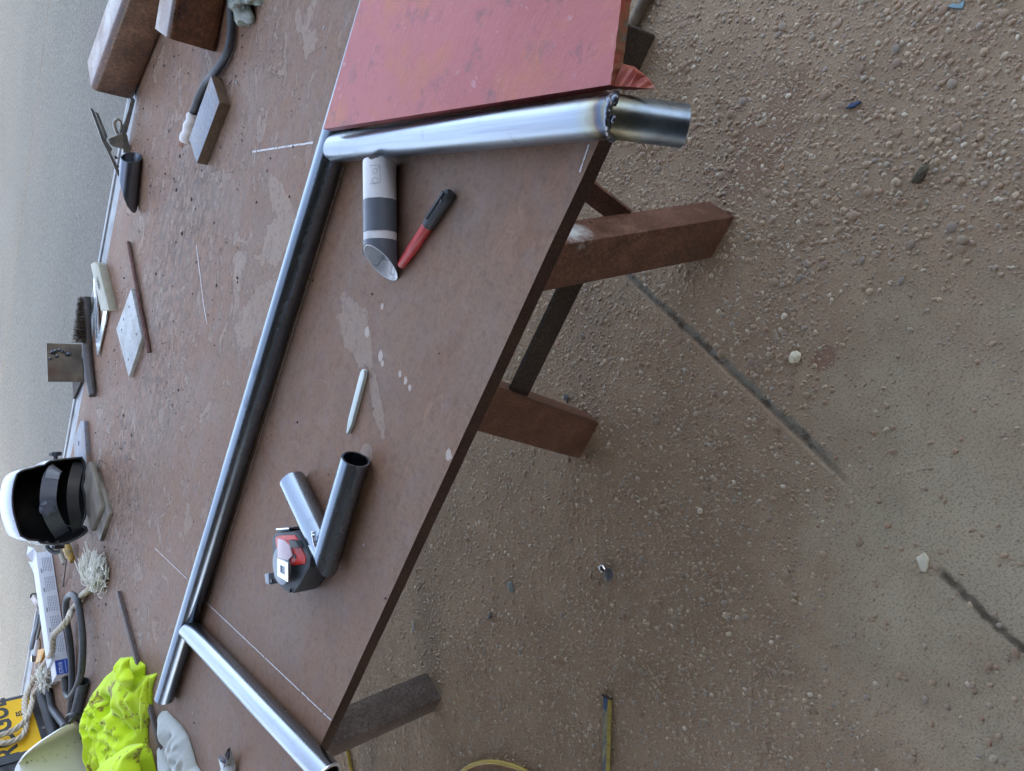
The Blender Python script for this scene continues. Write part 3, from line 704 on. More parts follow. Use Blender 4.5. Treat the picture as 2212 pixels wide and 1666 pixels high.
def red_plate():
    zl, zr = .060, .030; th = .014
    A = P(698, 279, zl); Bc = P(1319, 183, zr); Dc = P(785, -20, zl-.0)
    d1_ = Bc-A; 
    # cut edge leaves Bc towards the top of the frame
    Cc = P(1343, -6, zr+.0)
    Cc = Bc+(Cc-Bc)*2.2; Dc = A+(Dc-A)*1.5
    n = 36; top = []; 
    edge = [Bc.lerp(Cc, i/n) for i in range(n+1)]
    jag = [V((0, 0.0016*noise.noise(V((i*.8, 2, 0))), 0)) for i in range(n+1)]
    edge = [e+j for e, j in zip(edge, jag)]
    top = [A]+edge+[Dc]
    bot = [p-V((0, 0, th)) for p in top]
    # the cut face leans out towards the bottom
    for i in range(1, n+2): bot[i] = bot[i]+V((0, 0+.0012*noise.noise(V((i*2.1, 8, 0))), 0))
    root = thing('red_plate', 'thick red painted steel plate with flame cut edge resting on the pipes', 'steel plate', (A.x, A.y, T))
    k = len(top)
    o = mesh('plate_body', top+bot, [list(range(k)), list(range(k, 2*k))[::-1], [0, 1, k+1, k], [k-2, k-1, 2*k-1, 2*k-2], [k-1, 0, k, 2*k-1]]+[[i, i+1, k+i+1, k+i] for i in range(1, k-2)], M_red, root)
    o.data.materials.append(M_redside); o.data.materials.append(M_cut)
    for p in o.data.polygons:
        if abs(p.normal.z) < .8:
            p.material_index = 2 if p.normal.y < -.6 else 1
    # torn spike at the corner
    s0 = Bc; tip = at(1404, 189, T+zr-.014); up1 = P(1330, 152, zr-.004)
    N = 9; vs, fs = [], []
    for i in range(N+1):
        t = i/N; q = Bc.lerp(tip, t)+V((0, 0, -.004)); w = (1-t)**.8
        j = .0035*noise.noise(V((i*1.3, 4, 0))); j2 = .0035*noise.noise(V((i*1.9, 9, 0)))
        vs += [q+V((0, 0, j)), q+V((.020*w+j2+.001, .003*w, -.002+j2)), q+V((.022*w+.001, 0, -.013*w-.002)), q+V((0, 0, -.014*w-.002))]
    for i in range(N):
        for c_ in range(4): fs.append([4*i+c_, 4*i+(c_+1) % 4, 4*i+4+(c_+1) % 4, 4*i+4+c_])
    fs += [[3, 2, 1, 0], [4*N, 4*N+1, 4*N+2, 4*N+3]]
    mesh('torn_spike', vs, fs, M_cut, root)
red_plate()

# ------------------------------------------------------------------ small things on the near half of the table
# paper template tube
pt = thing('paper_tube', 'white paper tube bound with two grey tape bands beside the marker', 'paper tube', (*P(820, 470)[:2], T))
rp = .0228
pa, pb = at(820, 352, T+rp), at(822, 568, T+rp); ax = (pb-pa).normalized()
toY = V((0, 1, 0)); obl = (ax+V((0, 0, .98))).normalized()
def paper_mat(inner=False):
    m = NT('paper_print_inner' if inner else 'paper_print', rough=.8)
    c = m.ramp(m.noise(12, 4), [(.3, (.82, .84, .86)), (.7, (.88, .89, .90))])
    if inner:
        c = m.mix(m.math('MULTIPLY', m.ramp(m.noise(60, 6, .75), [(.5, 0.0), (.62, 1.0)]), .3), c, (.35, .37, .42))
        w = m.ramp(m.math('ABSOLUTE', m.math('SUBTRACT', m.noise(18, 2, .5), .5)), [(0, 1.0), (.012, 0.0)])
        c = m.mix(m.math('MULTIPLY', w, .6), c, (.12, .13, .16))
    m.set('col', c); m.bump(m.noise(40, 4), .3, .001); return m.m
M_paper, M_paperin = paper_mat(), paper_mat(True)
def jag_tube():
    seg = 56; d, s, u = frame_of(ax); vs = []
    for rad, mm in ((rp, 0), (rp-.0012, 1)):
        for end in (0, 1):
            for i in range(seg):
                a = 2*math.pi*i/seg; q = (pa if end == 0 else pb)+(s*math.cos(a)+u*math.sin(a))*rad*(1+.012*math.sin(a*2+1))
                if end == 0: q = q+d*(.003*noise.noise(V((math.cos(a)*3, math.sin(a)*3, 1))) - .002*(math.sin(a*5) > .3))
                else: q = q+d*((pb-q).dot(obl)/d.dot(obl))
                vs.append(q)
    f1 = [[i, (i+1) % seg, seg+(i+1) % seg, seg+i] for i in range(seg)]
    f2 = [[2*seg+i, 2*seg+(i+1) % seg, 3*seg+(i+1) % seg, 3*seg+i] for i in range(seg)]
    f3 = [[i, (i+1) % seg, 2*seg+(i+1) % seg, 2*seg+i] for i in range(seg)]+[[seg+i, seg+(i+1) % seg, 3*seg+(i+1) % seg, 3*seg+i] for i in range(seg)]
    o = mesh('paper_sheet', vs, f1+f3+f2, M_paper, pt); sharp(o, 50); o.data.materials.append(M_paperin)
    for p in o.data.polygons[2*seg+seg:]: p.material_index = 1
jag_tube()
M_grey = simple('grey_tape', (.115, .135, .165), .38, 0, .12, 30, .12, .0006)
def along(v): # v pixel along tube -> point on the axis
    q = at(821, v, T+rp*2); return pa+ax*((q-pa).dot(ax))
pipe('tape_band', along(418), along(490), rp+.0006, M_grey, pt, t=.0008, ripple=.0006)
pipe('tape_band', along(508), pb+ax*.0002, rp+.0006, M_grey, pt, t=.0008, n1=obl)
def lines_on_tube():   # pencilled drawing: rectangle, hole circles and a pointer line
    d, s, u = frame_of(ax); parts = []
    def q(l, a, r=rp+.0003): return pa+d*l+(s*math.cos(a)+u*math.sin(a))*r
    sg = 1 if s.y > 0 else -1
    base = math.pi/2 + (-sg)*(-.72)
    def m2(l, w): return q(l, base+w)
    rect = [(.010, -.35), (.010, .30), (.034, .30), (.034, -.35)]
    for i in range(3): 
        pts = [m2(rect[i][0]+(rect[i+1][0]-rect[i][0])*t/6, rect[i][1]+(rect[i+1][1]-rect[i][1])*t/6) for t in range(7)]; parts.append(tube_data(pts, .00022, 5))
    for c, r_ in (((.018, .0), .0032), ((.031, .0), .0042)):
        parts.append(tube_data([m2(c[0]+r_*math.cos(t*math.pi/9), c[1]+r_/rp*math.sin(t*math.pi/9)) for t in range(19)], .0002, 5))
    parts.append(tube_data([m2(.0155, .12), m2(.0125, .24)], .0002, 5))
    vs, fs = join_data(parts); mesh('pencil_drawing', vs, fs, simple('pencil', (.25, .27, .30), .8, 0, 0, 10, 0), pt)
lines_on_tube()
# torn flap of tape
fq = at(785, 528, T+.030)
mesh('tape_flap', [fq, fq+V((-.012, .004, -.004)), fq+V((-.020, .008, -.010)), fq+V((-.016, .000, -.012)), fq+V((-.004, -.002, -.008))], [[0, 1, 2, 3, 4]], M_grey, pt)

# marker
q0, q1 = at(866, 574, T+.0075), at(974, 415, T+.0075); dm = (q1-q0).normalized(); Lm = (q1-q0).length
pen = thing('marker_pen', 'red marker with black cap next to the paper tube', 'marker', (q0.x, q0.y, T))
M_redpl = simple('marker_red', (.50, .045, .045), .35, 0, .2, 60, .06); 
def turned(name, prof, o0, d, mat, parent, seg=24, sm=40):
    d, s, u = frame_of(d); vs, fs = [], []
    for l, r_ in prof: vs += [o0+d*l+(s*math.cos(2*math.pi*i/seg)+u*math.sin(2*math.pi*i/seg))*max(r_, 1e-5) for i in range(seg)]
    n = len(prof)
    for k in range(n-1):
        for i in range(seg): j = (i+1) % seg; fs.append([k*seg+i, k*seg+j, (k+1)*seg+j, (k+1)*seg+i])
    fs += [list(range(seg))[::-1], list(range((n-1)*seg, n*seg))]
    return sharp(mesh(name, vs, fs, mat, parent), sm)
turned('barrel', [(0, .0052), (.001, .0060), (.026, .0066), (.027, .0074), (Lm*.56, .0076)], q0, dm, M_redpl, pen)
turned('cap', [(Lm*.555, .0070), (Lm*.56, .0080), (Lm*.62, .0082), (Lm*.9, .0086), (Lm*.97, .0082), (Lm*.99, .0060), (Lm, .0050)], q0, dm, M_cable, pen)
sd_ = dm.cross(V((0, 0, 1))).normalized()
beam('clip', q0+dm*(Lm*.64)+V((0, 0, .0095))-sd_*.001, q0+dm*(Lm*.98)+V((0, 0, .0098))-sd_*.001, .0045, .0022, M_dark, pen, bw=.0006)
disc('cap_slot', q0+dm*(Lm*.90)+V((0, 0, .0088))+sd_*.003, .0022, .0008, M_blackpl, pen, seg=8)
# soapstone
s0, s1 = P(793, 798), P(757, 936); ds = (s1-s0).normalized(); ns = V((-ds.y, ds.x, 0)); L_ = (s1-s0).length
poly = [s0+ns*.0035, s0-ns*.0030+ds*.001, s0-ns*.0062+ds*.008, s1-ns*.0062-ds*.022, s1-ns*.002, s1+ns*.0018, s1+ns*.0062-ds*.020, s0+ns*.0062+ds*.010]
o = prism('soapstone_stick', poly, T, T+.0065, simple('soapstone', (.66, .74, .70), .6, 0, .05, 40, .08), bw=.0012)
tag(o, 'pale green white soapstone marking stick lying alone mid table', 'marking chalk')

# tape measure
tm = thing('tape_measure', 'red and black tape measure with steel belt clip next to the pipe V', 'tape measure', (*P(640, 1215)[:2], T))
M_rub = simple('tape_rubber', (.035, .042, .050), .55, 0, .25, 50, .15); M_tred = simple('tape_red', (.56, .030, .020), .4, 0, .25, 40, .08)
M_tgrey = simple('tape_grey', (.23, .27, .31), .4, 0, .1, 40, .06); M_tpink = simple('tape_pale', (.55, .42, .45), .3, 0, .1, 40, .03)
H0 = .043
outer = [P(591, 1158, H0), P(604, 1149, H0), P(645, 1150, H0), P(664, 1156, H0)]
def uv_poly(l, z): return [P(a, b, z) for a, b in l]
body_uv = [(586, 1160), (596, 1150), (634, 1148), (646, 1158), (670, 1205), (668, 1225), (648, 1262), (632, 1283), (612, 1276), (600, 1262), (590, 1252)]
prism('case', uv_poly(body_uv, H0), T, T+H0, M_rub, tm, .005)
prism('side_panel', uv_poly([(596, 1161), (604, 1157), (638, 1156), (645, 1166), (662, 1206), (661, 1218), (640, 1221), (622, 1222), (603, 1222)], H0), T+H0-.002, T+H0+.0016, M_tred, tm, .0012)
def disc_uv(name, u, v, r, z0, z1, mat, seg=28, bw=0): 
    c = P(u, v, z0); return disc(name, c, r, z1-z0, mat, tm, seg=seg, bw=bw)
disc_uv('round_cover', 611, 1222, .030, H0+.0008, H0+.0045, M_tgrey, 36, .0012)
prism('label_plate', uv_poly([(602, 1163), (615, 1167), (628, 1180), (634, 1200), (624, 1210), (602, 1205)], H0+.003), T+H0+.0018, T+H0+.0052, M_tpink, tm, .0008)
cl = [P(599, 1206, .062), P(622, 1216, .060), P(622, 1258, .060), P(599, 1244, .062)]
def frame_plate(name, c4, hole, th, mat, parent):
    c = sum((q for q in c4), V())/4; inn = [c+(q-c)*hole for q in c4]
    vs = [q for q in c4]+[q for q in inn]; lo = [q-V((0, 0, th)) for q in vs]; fs = []
    for i in range(4):
        j = (i+1) % 4; fs += [[i, j, 4+j, 4+i], [8+i, 12+i, 12+j, 8+j], [i, 8+i, 8+j, j], [4+i, 4+j, 12+j, 12+i]]
    return mesh(name, vs+lo, fs, mat, parent)
frame_plate('belt_clip', cl, .42, .002, M_chrome, tm)
mesh('clip_bend', [cl[1], cl[2], P(626, 1259, .046), P(626, 1217, .046), cl[1]+V((0, .002, -.002)), cl[2]+V((0, .002, -.002)), P(624, 1259, .046), P(624, 1217, .046)], [[0, 1, 2, 3], [4, 7, 6, 5], [0, 4, 5, 1], [2, 6, 7, 3]], M_blackpl, tm)
prism('lock_button', uv_poly([(626, 1166), (642, 1168), (650, 1182), (632, 1184)], H0+.006), T+H0, T+H0+.009, M_dark, tm, .001)
for (a, b) in ((640, 1202), (628, 1276), (589, 1254)): disc_uv('screw', a, b, .0032, H0, H0+.0030, M_dark, 12)
prism('mouth', uv_poly([(606, 1144), (634, 1143), (634, 1150), (606, 1151)], H0*.6), T+.008, T+H0*.75, M_dark, tm, .001)
prism('blade_hook', uv_poly([(604, 1141), (632, 1139), (632, 1142), (604, 1144)], H0*.8), T+H0*.45, T+H0*.95, M_chrome, tm)
prism('wrist_lug', uv_poly([(583, 1238), (592, 1236), (594, 1262), (585, 1258)], .02), T+.004, T+.03, M_tgrey, tm, .002)

# ------------------------------------------------------------------ far top-left: rusty sections, plate, clamp
def rhs(name, label, ua, ub, h, w, length, near_off=0.0):
    a, b = P(*ua), P(*ub); d = (a-b).normalized(); s = V((d.y, -d.x, 0))
    if s.y < 0: s = -s
    p0 = b+s*(w/2)+V((0, 0, h/2)); p1 = p0+d*length
    seg = 6; r = .014; prof = []
    for cx_, cy_, a0_ in ((w/2-r, h/2-r, 0), (-w/2+r, h/2-r, 90), (-w/2+r, -h/2+r, 180), (w/2-r, -h/2+r, 270)):
        for i in range(seg+1): an = R(a0_+90*i/seg); prof.append((cx_+r*math.cos(an), cy_+r*math.sin(an)))
    n = len(prof); inner = [(x*(1-.012/(w/2)), y*(1-.012/(h/2))) for x, y in prof]
    vs = []
    for p in (p0, p1):
        for pr in (prof, inner): vs += [p+s*x+V((0, 0, y)) for x, y in pr]
    fs = []
    for i in range(n):
        j = (i+1) % n; fs += [[i, j, 2*n+j, 2*n+i], [n+i, 3*n+i, 3*n+j, n+j], [i, n+i, n+j, j], [2*n+i, 2*n+j, 3*n+j, 3*n+i]]
    o = mesh(name, vs, fs, M_rhs); sharp(o, 40); return tag(o, label, 'steel beam')
rhs('box_section', 'rusty box section overhanging the back edge of the table by the clamp', (345, 85), (290, 216), .098, .10, 1.1)
rhs('box_section', 'shorter rusty box section with dark streaks, above the bent cable', (491, 0), (469, 114), .095, .10, .9)
tk = .022
pl = [P(455.5, 163, tk), P(474, 221, tk), P(425, 353, tk), P(408, 300, tk)]
o = prism('steel_offcut', pl, T, T+tk, M_plate, bw=.0012); o.data.materials.append(M_cutedge)
for p in o.data.polygons:
    if abs(p.normal.z) < .5: p.material_index = 1
tag(o, 'thick bare steel offcut with brown sawn edges beside the frayed cable', 'steel plate')
cb = thing('frayed_cable', 'black cable with taped and frayed copper end behind the offcut', 'cable', (*P(470, 150)[:2], T))
tube('cable_sheath', [P(498, -60, .010), P(499, 0, .010), P(499, 74, .010), P(489, 118, .010), P(467, 153, .010), P(446, 178, .009), P(430, 210, .009), P(414, 252, .008)], .0078, M_cable, cb)
tube('tape_wrap', [P(417, 246, .009), P(408, 272, .010), P(398, 303, .007)], lambda t: .0088+.003*abs(math.sin(t*9)), M_white, cb)
for k in range(5): tube('copper_strand', [P(399, 300, .006), P(392+k, 305, .004), P(384+k*2.2, 312+k*2, .001)], .0007, simple('copper%d' % k, (.30, .13, .07), .5, .6, .2, 60, 0) if k == 0 else bpy.data.materials['copper0'], cb, 6)
o = mesh('x', [V((0, 0, 0))], [], M_dark); bpy.data.objects.remove(o)
# crumpled greenish plastic at the top
M_film = simple('clear_green_plastic', (.20, .22, .18), .12, 0, .4, 60, .9, .004)
o = blob('plastic_wrap', P(527, -4, .012), .030, .045, .022, M_film, rough=1.1, sub=4, sd=2); tag(o, 'crumpled clear and orange plastic wrapper at the top of the table', 'wrapper')

# ground clamp standing at the table's back edge
yc = P(285, 300).y; pc = V((0, yc, 0)); nc = V((0, 1, 0))
def K(u, v, dy=0.0): q = onplane(u, v, V((0, yc+dy, 0)), nc); return q
clp = thing('earth_clamp', 'grey steel spring clamp with one handle up behind the short cut pipe', 'clamp', (K(263, 300).x, yc, T))
M_clamp = simple('clamp_steel', (.17, .18, .18), .45, .6, .3, 40, .2)
def plate_poly(name, uv, th, mat, parent, dy=0, bw=.0008):
    fr = [K(u, v, dy) for u, v in uv]; bk = [q+V((0, th, 0)) for q in fr]; n = len(fr)
    o = mesh(name, fr+bk, [list(range(n)), list(range(n, 2*n))[::-1]]+[[i, (i+1) % n, n+(i+1) % n, n+i] for i in range(n)], mat, parent)
    bevel(o, bw, 1); return o
def cuv(x, y): return ((330+x/3.967)/1.8445, (380+y/3.967)/1.8445)
plate_poly('handle', [cuv(*p) for p in ((115, 205), (180, 250), (350, 690), (380, 700), (330, 740), (300, 720), (230, 520))], .014, M_clamp, clp)
plate_poly('handle_flange', [cuv(*p) for p in ((190, 255), (250, 290), (395, 660), (385, 690), (345, 680))], .002, M_clamp, clp, dy=-.006)
plate_poly('jaw', [cuv(*p) for p in ((300, 720), (345, 680), (470, 860), (440, 900), (600, 1240), (560, 1290), (420, 960))], .014, M_clamp, clp)
plate_poly('pivot_plate', [cuv(*p) for p in ((405, 690), (480, 655), (620, 598), (640, 620), (640, 850), (560, 835), (470, 810), (410, 760))], .004, simple('pivot_steel', (.24, .24, .22), .5, .5, .2, 40, .2), clp, dy=-.010)
disc('rivet', K(*cuv(470, 735), -.011), .006, .004, M_clamp, clp, nrm=V((0, -1, 0)), seg=16)
plate_poly('handle', [cuv(*p) for p in ((760, 60), (830, 80), (700, 600), (640, 610), (618, 590), (720, 230))], .016, M_clamp, clp, dy=-.004)
plate_poly('jaw', [cuv(*p) for p in ((625, 600), (700, 620), (760, 910), (640, 915))], .016, M_clamp, clp, dy=-.004)
tube('spring_ring', [K(*cuv(*p), .004) for p in ((560, 630), (510, 520), (500, 430), (540, 385), (590, 420), (605, 500), (595, 590))], .0042, simple('ring_steel', (.40, .40, .37), .4, .7, .2, 30, .1), clp)
for (a, b) in ((540, 980), (520, 1060), (560, 1120)): blob('jaw_tooth', K(*cuv(a-20, b), .006), .004, .006, .004, M_dark, clp, rough=.5, sub=2)
# short mitred pipe
c0, c1 = at(284, 340, T+.023), at(278, 408, T+.023); dd = (c1-c0).normalized()
o = pipe('short_cut_pipe', c0, c1, .0235, steel('short_pipe_steel', (.20, .23, .28), .28, dd, .2), n0=(-dd+V((0, -.40, .30))).normalized(), n1=(dd*.62+V((0, .80, 0))+V((0, 0, .42))).normalized(), t=.0022)
tag(o, 'short dark pipe with a slanted cut end near the spring clamp', 'pipe')

# ------------------------------------------------------------------ middle-left: square, brush, plates
def c3(x, y): return (54.2+x/3.414, 406.6+y/3.414)
sq = thing('try_square', 'small steel square with brass coloured stock marked YAZU at the back edge', 'try square', (*P(210, 650)[:2], T))
M_stock = simple('stock_brass_grey', (.33, .32, .25), .5, .3, .12, 30, .1); M_blade = simple('blade_steel', (.66, .72, .76), .25, .8, .1, 40, .05)
hs = .022
st_uv = [(195.6, 571), (203, 566), (212, 571), (235.6, 670), (218, 671.5)]
prism('stock', [P(a, b, hs) for a, b in st_uv], T, T+hs, M_stock, sq, .001)
bl_out = [P(200, 596, .010), P(201, 650, .010), P(203.5, 700, .010), P(208, 771, .010), P(225, 682, .010), P(226, 668, .010), P(212, 610, .010)]
bl = [P(200, 596, .010), P(203.5, 700, .010), P(208, 771, .010)]
prism('blade', [P(200, 592, .01), P(204, 592, .01), P(210, 700, .01), P(212.5, 728, .01), P(208, 771, .01), P(203.5, 720, .01)], T+.004, T+.008, M_blade, sq)
prism('blade_arm', [P(211.5, 727, .01), P(222, 668, .01), P(229, 668, .01), P(226.5, 690, .01), P(209, 768, .01)], T+.0042, T+.0078, M_blade, sq)
prism('rule_line', [P(205.2, 615, .0085), P(206.0, 615, .0085), P(209.6, 730, .0085), P(208.8, 730, .0085)], T+.0081, T+.0086, M_dark, sq)
sa, sb = P(203, 588, hs), P(226, 672, hs); xd = (sb-sa).normalized()
o_ = P(214, 604, hs)
yd = V((0, 0, 1)).cross(xd).normalized()
if yd.y > 0: pass
text_mesh('handwriting', 'YAZU', .017, P(208.5, 604, hs)+V((0, 0, .0008)), xd, V((0, 0, 1)).cross(xd), M_dark, sq, .0002, 1.0, .0004)

br = thing('wire_brush', 'worn wire brush with bristles up next to the try square', 'brush', (*P(190, 750)[:2], T))
hp = [P(187.5, 641, .014), P(187.5, 700, .013), P(189, 758, .012), P(195, 817, .012), P(200.5, 855, .012)]
tube('handle', hp, lambda t: .0105+.003*math.sin(t*3.1), simple('brush_wood', (.075, .070, .072), .4, 0, .3, 30, .1), br)
def bristles():
    parts = []; rr = random.Random(4)
    for i in range(26):
        for k in range(22):
            t = i/25; q = P(184.5+t*1.2, 648+t*90, .018) + V((rr.uniform(-.003, .003), rr.uniform(-.006, .008), 0))
            d = V((rr.uniform(-.25, .25), rr.uniform(-.1, .35), 1)).normalized()*(rr.uniform(.020, .034)*(.6+.5*t))
            parts.append(tube_data([q, q+d*.6, q+d+V((rr.uniform(-.004, .004), rr.uniform(-.003, .003), 0))], .00045, 3, False))
    vs, fs = join_data(parts); o = mesh('bristles', vs, fs, simple('bristle_brown', (.05, .032, .02), .6, .2, .3, 80, 0), br); o['kind'] = 'stuff'
bristles()
# welded angle tab
ang = thing('angle_bracket', 'upright square tab of burnt steel with blobs of weld, behind the brush', 'bracket', (*P(178, 785)[:2], T))
def burnt():
    m = NT('burnt_steel', rough=.5, metal=.4)
    c = m.ramp(m.noise(14, 6, .6), [(.32, (.10, .085, .075)), (.5, (.17, .145, .115)), (.66, (.27, .23, .16))]); c = m.mix(m.ramp(m.noise(9, 5, .6, m.map((1, 1, 1), (0, 0, 0), (5, 5, 5))), [(.52, 0.0), (.66, .7)]), c, (.13, .065, .04))
    m.set('col', c); m.bump(m.noise(70, 4), .2, .001); return m.m
M_burnt = burnt()
b0_, b1_ = P(176.5, 744), P(181, 825); nb_ = (b1_-b0_).cross(V((0, 0, 1))).normalized()
def kz(b, ut, vt):   # height over base point b that shows at (ut,..)
    q = onplane(ut, vt, b, nb_ if False else nb_); return q
t0 = onplane(100.5, 741.5, b0_, nb_); t1 = onplane(103.5, 824, b0_, nb_)
th_ = nb_*.006*(1 if nb_.y > 0 else -1)
mesh('tab_plate', [b0_, b1_, t1, t0, b0_+th_, b1_+th_, t1+th_, t0+th_], [[0, 1, 2, 3], [7, 6, 5, 4], [0, 4, 5, 1], [1, 5, 6, 2], [2, 6, 7, 3], [3, 7, 4, 0]], M_burnt, ang); 
lx = (P(164, 862)-b1_)
prism('base_plate', [b0_+th_*1.05, b1_+th_*1.05, b1_+V((lx.x, lx.y, 0)), b0_+V((lx.x, lx.y, 0))], T, T+.007, M_legdark, ang)
for (u, v, r_) in ((113, 762, .008), (119, 759, .006), (128, 757, .006), (135, 760, .0045), (122, 770, .0055), (147, 766, .008), (108, 775, .0045), (140, 762, .004)):
    q = onplane(u, v, b0_, nb_); blob('weld_blob', q-th_*.3, r_, r_*.6, r_, M_weld, ang, rough=.5, sub=2, sd=u)
# square plate with dimples
tk = .011
pq = thing('square_plate', 'light grey square steel plate with dark dimples beside the rusty rod', 'steel plate', (*P(280, 720)[:2], T))
sqp = [P(283, 623.5, tk), P(306, 730, tk), P(278, 815, tk), P(251, 711, tk)]
M_sqp = plate_mat('square_plate_steel', (.40, .42, .42), (.30, .27, .21))
prism('plate', sqp, T, T+tk, M_sqp, pq, .001)
for (u, v) in ((279, 663), (263, 713), (294.5, 722), (277, 777), (267, 690)): disc('dimple', P(u, v, tk)-V((0, 0, .0002)), .0036, .0006, M_dark, pq, seg=12)
o = tube('rusty_rod', [P(278, 524, .006), P(290, 590, .006), P(305, 672, .006), P(322, 761, .005)], lambda t: .0052+.0010*noise.noise(V((t*30, 0, 0))), rust('rod_rust', (.08, .035, .028), (.15, .08, .07), (.22, .14, .13), .75, 40), seg=10)
tag(o, 'thin rusty rod leaning along the square plate', 'rod')
# flat bar with hole and two stacked plates under the helmet
fb = thing('flat_bar', 'grey flat bar with a round hole beside the black helmet', 'steel bar', (*P(175, 950)[:2], T))
prism('bar', [P(181, 910, .012), P(174, 910, .012), P(158, 950, .012), P(166, 1040, .012), P(190, 1040, .012), P(186, 985, .012)], T, T+.012, M_plate, fb, .001)
disc('hole', P(170, 958, .012)+V((0, 0, -.0002)), .0085, .0006, M_dark, fb, seg=20)
o = prism('flat_offcut', [P(207, 1020, .011), P(235.5, 1110, .011), P(215, 1170, .011), P(184, 1080, .011)], T, T+.011, M_dullplate, bw=.0008)
tag(o, 'lower of two stacked dull steel plates beneath the black helmet', 'steel plate')
o = prism('flat_offcut', [P(192, 998, .022), P(196.5, 998, .022), P(219, 1096, .022), P(197, 1148, .022), P(172, 1050, .022)], T+.0115, T+.0225, M_dullplate, bw=.0008)
tag(o, 'upper of two stacked dull steel plates beneath the black helmet', 'steel plate')

# ------------------------------------------------------------------ black welding helmet
def helmet():
    root = thing('welding_helmet', 'silver and black welding helmet lying open with its headband showing', 'helmet', (*P(186, 1080)[:2], T))
    c = P(186, 1080, .022); fwd = V((c.x-CAM.x, c.y-CAM.y, 0)).normalized(); pn = (fwd*1.0+V((0, 0, -.18))).normalized()
    def hx(x, y): return (x/6.829, 975.9+y/6.829)
    out = [hx(*q) for q in ((255, 330), (215, 450), (195, 560), (185, 680), (190, 800), (205, 900), (230, 1000), (262, 1110), (310, 1240), (430, 1300), (560, 1310), (600, 1345), (800, 1365), (960, 1350), (1100, 1300), (1230, 1225), (1285, 1170), (1270, 1120), (1205, 1085), (1255, 950), (1270, 800), (1245, 640), (1212, 500), (1240, 380), (1255, 250), (1240, 150), (1205, 85), (1100, 95), (940, 112), (740, 140), (690, 170), (655, 200), (560, 215), (500, 240), (380, 265), (310, 290))]
    rim = [onplane(u, v, c, pn) for u, v in out]
    cen = sum(rim, V())/len(rim)
    up = V((0, 0, 1)); n = len(rim)
    def ring(depth, scale, lift, grow=0.0): return [cen+(q-cen)*scale+fwd*depth+up*lift for q in rim]
    outer = [ring(0, 1.0, 0), ring(.010, 1.03, .002), ring(.05, 1.04, .006), ring(.10, 1.0, .012), ring(.15, .90, .018), ring(.19, .72, .022), ring(.215, .45, .024), ring(.225, .12, .024)]
    inner = [ring(0, .985, 0), ring(.012, 1.0, .002), ring(.05, 1.0, .006), ring(.10, .95, .012), ring(.15, .84, .018), ring(.185, .62, .022), ring(.20, .3, .024), ring(.205, .05, .024)]
    def loft(rs):
        vs = [q for r_ in rs for q in r_]; fs = []
        for k in range(len(rs)-1):
            for i in range(n): j = (i+1) % n; fs.append([k*n+i, k*n+j, (k+1)*n+j, (k+1)*n+i])
        fs.append([(len(rs)-1)*n+i for i in range(n)]); return vs, fs
    M_sil = simple('silver_shell', (.42, .46, .54), .3, .35, .06, 10, .04); M_in = simple('helmet_inner', (.008, .009, .011), .7, 0, .3, 30, .1)
    mesh('shell', *loft(outer), M_sil, root, smooth=True)
    mesh('inner_lining', *loft(inner), M_in, root, smooth=True)
    vs, fs = tube_data(rim+[rim[0]], .0030, 8); mesh('rim', vs, fs, M_blackpl, root, smooth=True)
    M_band = simple('headband_grey', (.085, .10, .135), .4, 0, .1, 40, .05)
    def on(u, v, back): return onplane(u, v, c+fwd*back, pn)
    def strip(name, uv, w, back, mat, thick=.002):
        pts = smooth_path([on(a, b, bk) for (a, b), bk in zip(uv, back)], 6); vs, fs = [], []
        for i, q in enumerate(pts):
            d = (pts[min(i+1, len(pts)-1)]-pts[max(i-1, 0)]).normalized(); s = d.cross(pn).normalized()
            vs += [q-s*w/2, q+s*w/2, q+s*w/2+pn*thick, q-s*w/2+pn*thick]
        for i in range(len(pts)-1):
            for k in range(4): fs.append([4*i+k, 4*i+(k+1) % 4, 4*i+4+(k+1) % 4, 4*i+4+k])
        return sharp(mesh(name, vs, fs, mat, root), 50)
    strip('headband', [(120, 1012), (110, 1030), (105, 1060), (104, 1085), (110, 1110), (122, 1135), (135, 1155)], .040, [.03, .0, -.012, -.014, -.008, .008, .03], M_band)
    strip('headband_end', [(124, 1010), (116, 1018), (112, 1034)], .034, [.02, -.003, -.004], simple('band_pale', (.30, .34, .40), .4, 0, .1, 40, 0))
    strip('crown_strap', [(170, 1000), (160, 1040), (157, 1080), (163, 1120), (170, 1150)], .030, [.02, .0, -.004, .0, .02], M_blackpl)
    kc = on(103, 1098, -.018)
    turned('ratchet_knob', [(0, .019), (.004, .021), (.012, .020), (.014, .014), (.015, .013)], kc+pn*.004, -pn, M_band, root, 24)
    for i in range(6):
        a = i*math.pi/3; _, s, u = frame_of(pn); q = kc-pn*.011
        beam('knob_rib', q+(s*math.cos(a)+u*math.sin(a))*.010, q+(s*math.cos(a)+u*math.sin(a))*.0215, .0045, .005, M_band, root, up=pn)
    # side knobs
    k1 = on(120, 990, .03)
    side = (on(120, 975, .03)-k1).normalized()
    turned('side_knob', [(-.006, .006), (.006, .006), (.0065, .016), (.016, .017), (.018, .014)], k1, side, simple('knob_grey', (.05, .06, .075), .45, 0, .1, 40, 0), root, 8, 20)
    k2 = on(125, 1172, .03); turned('side_knob', [(-.006, .006), (.008, .008), (.0085, .017), (.018, .017)], k2, -side, M_blackpl, root, 10, 20)
    vs, fs = tube_data(smooth_path([on(100, 1170, .03), on(104, 1185, .03), on(118, 1194, .03), on(130, 1190, .03)]), .006, 8); mesh('strap_loop', vs, fs, simple('strap_blue', (.14, .17, .22), .5), root, smooth=True)
helmet()

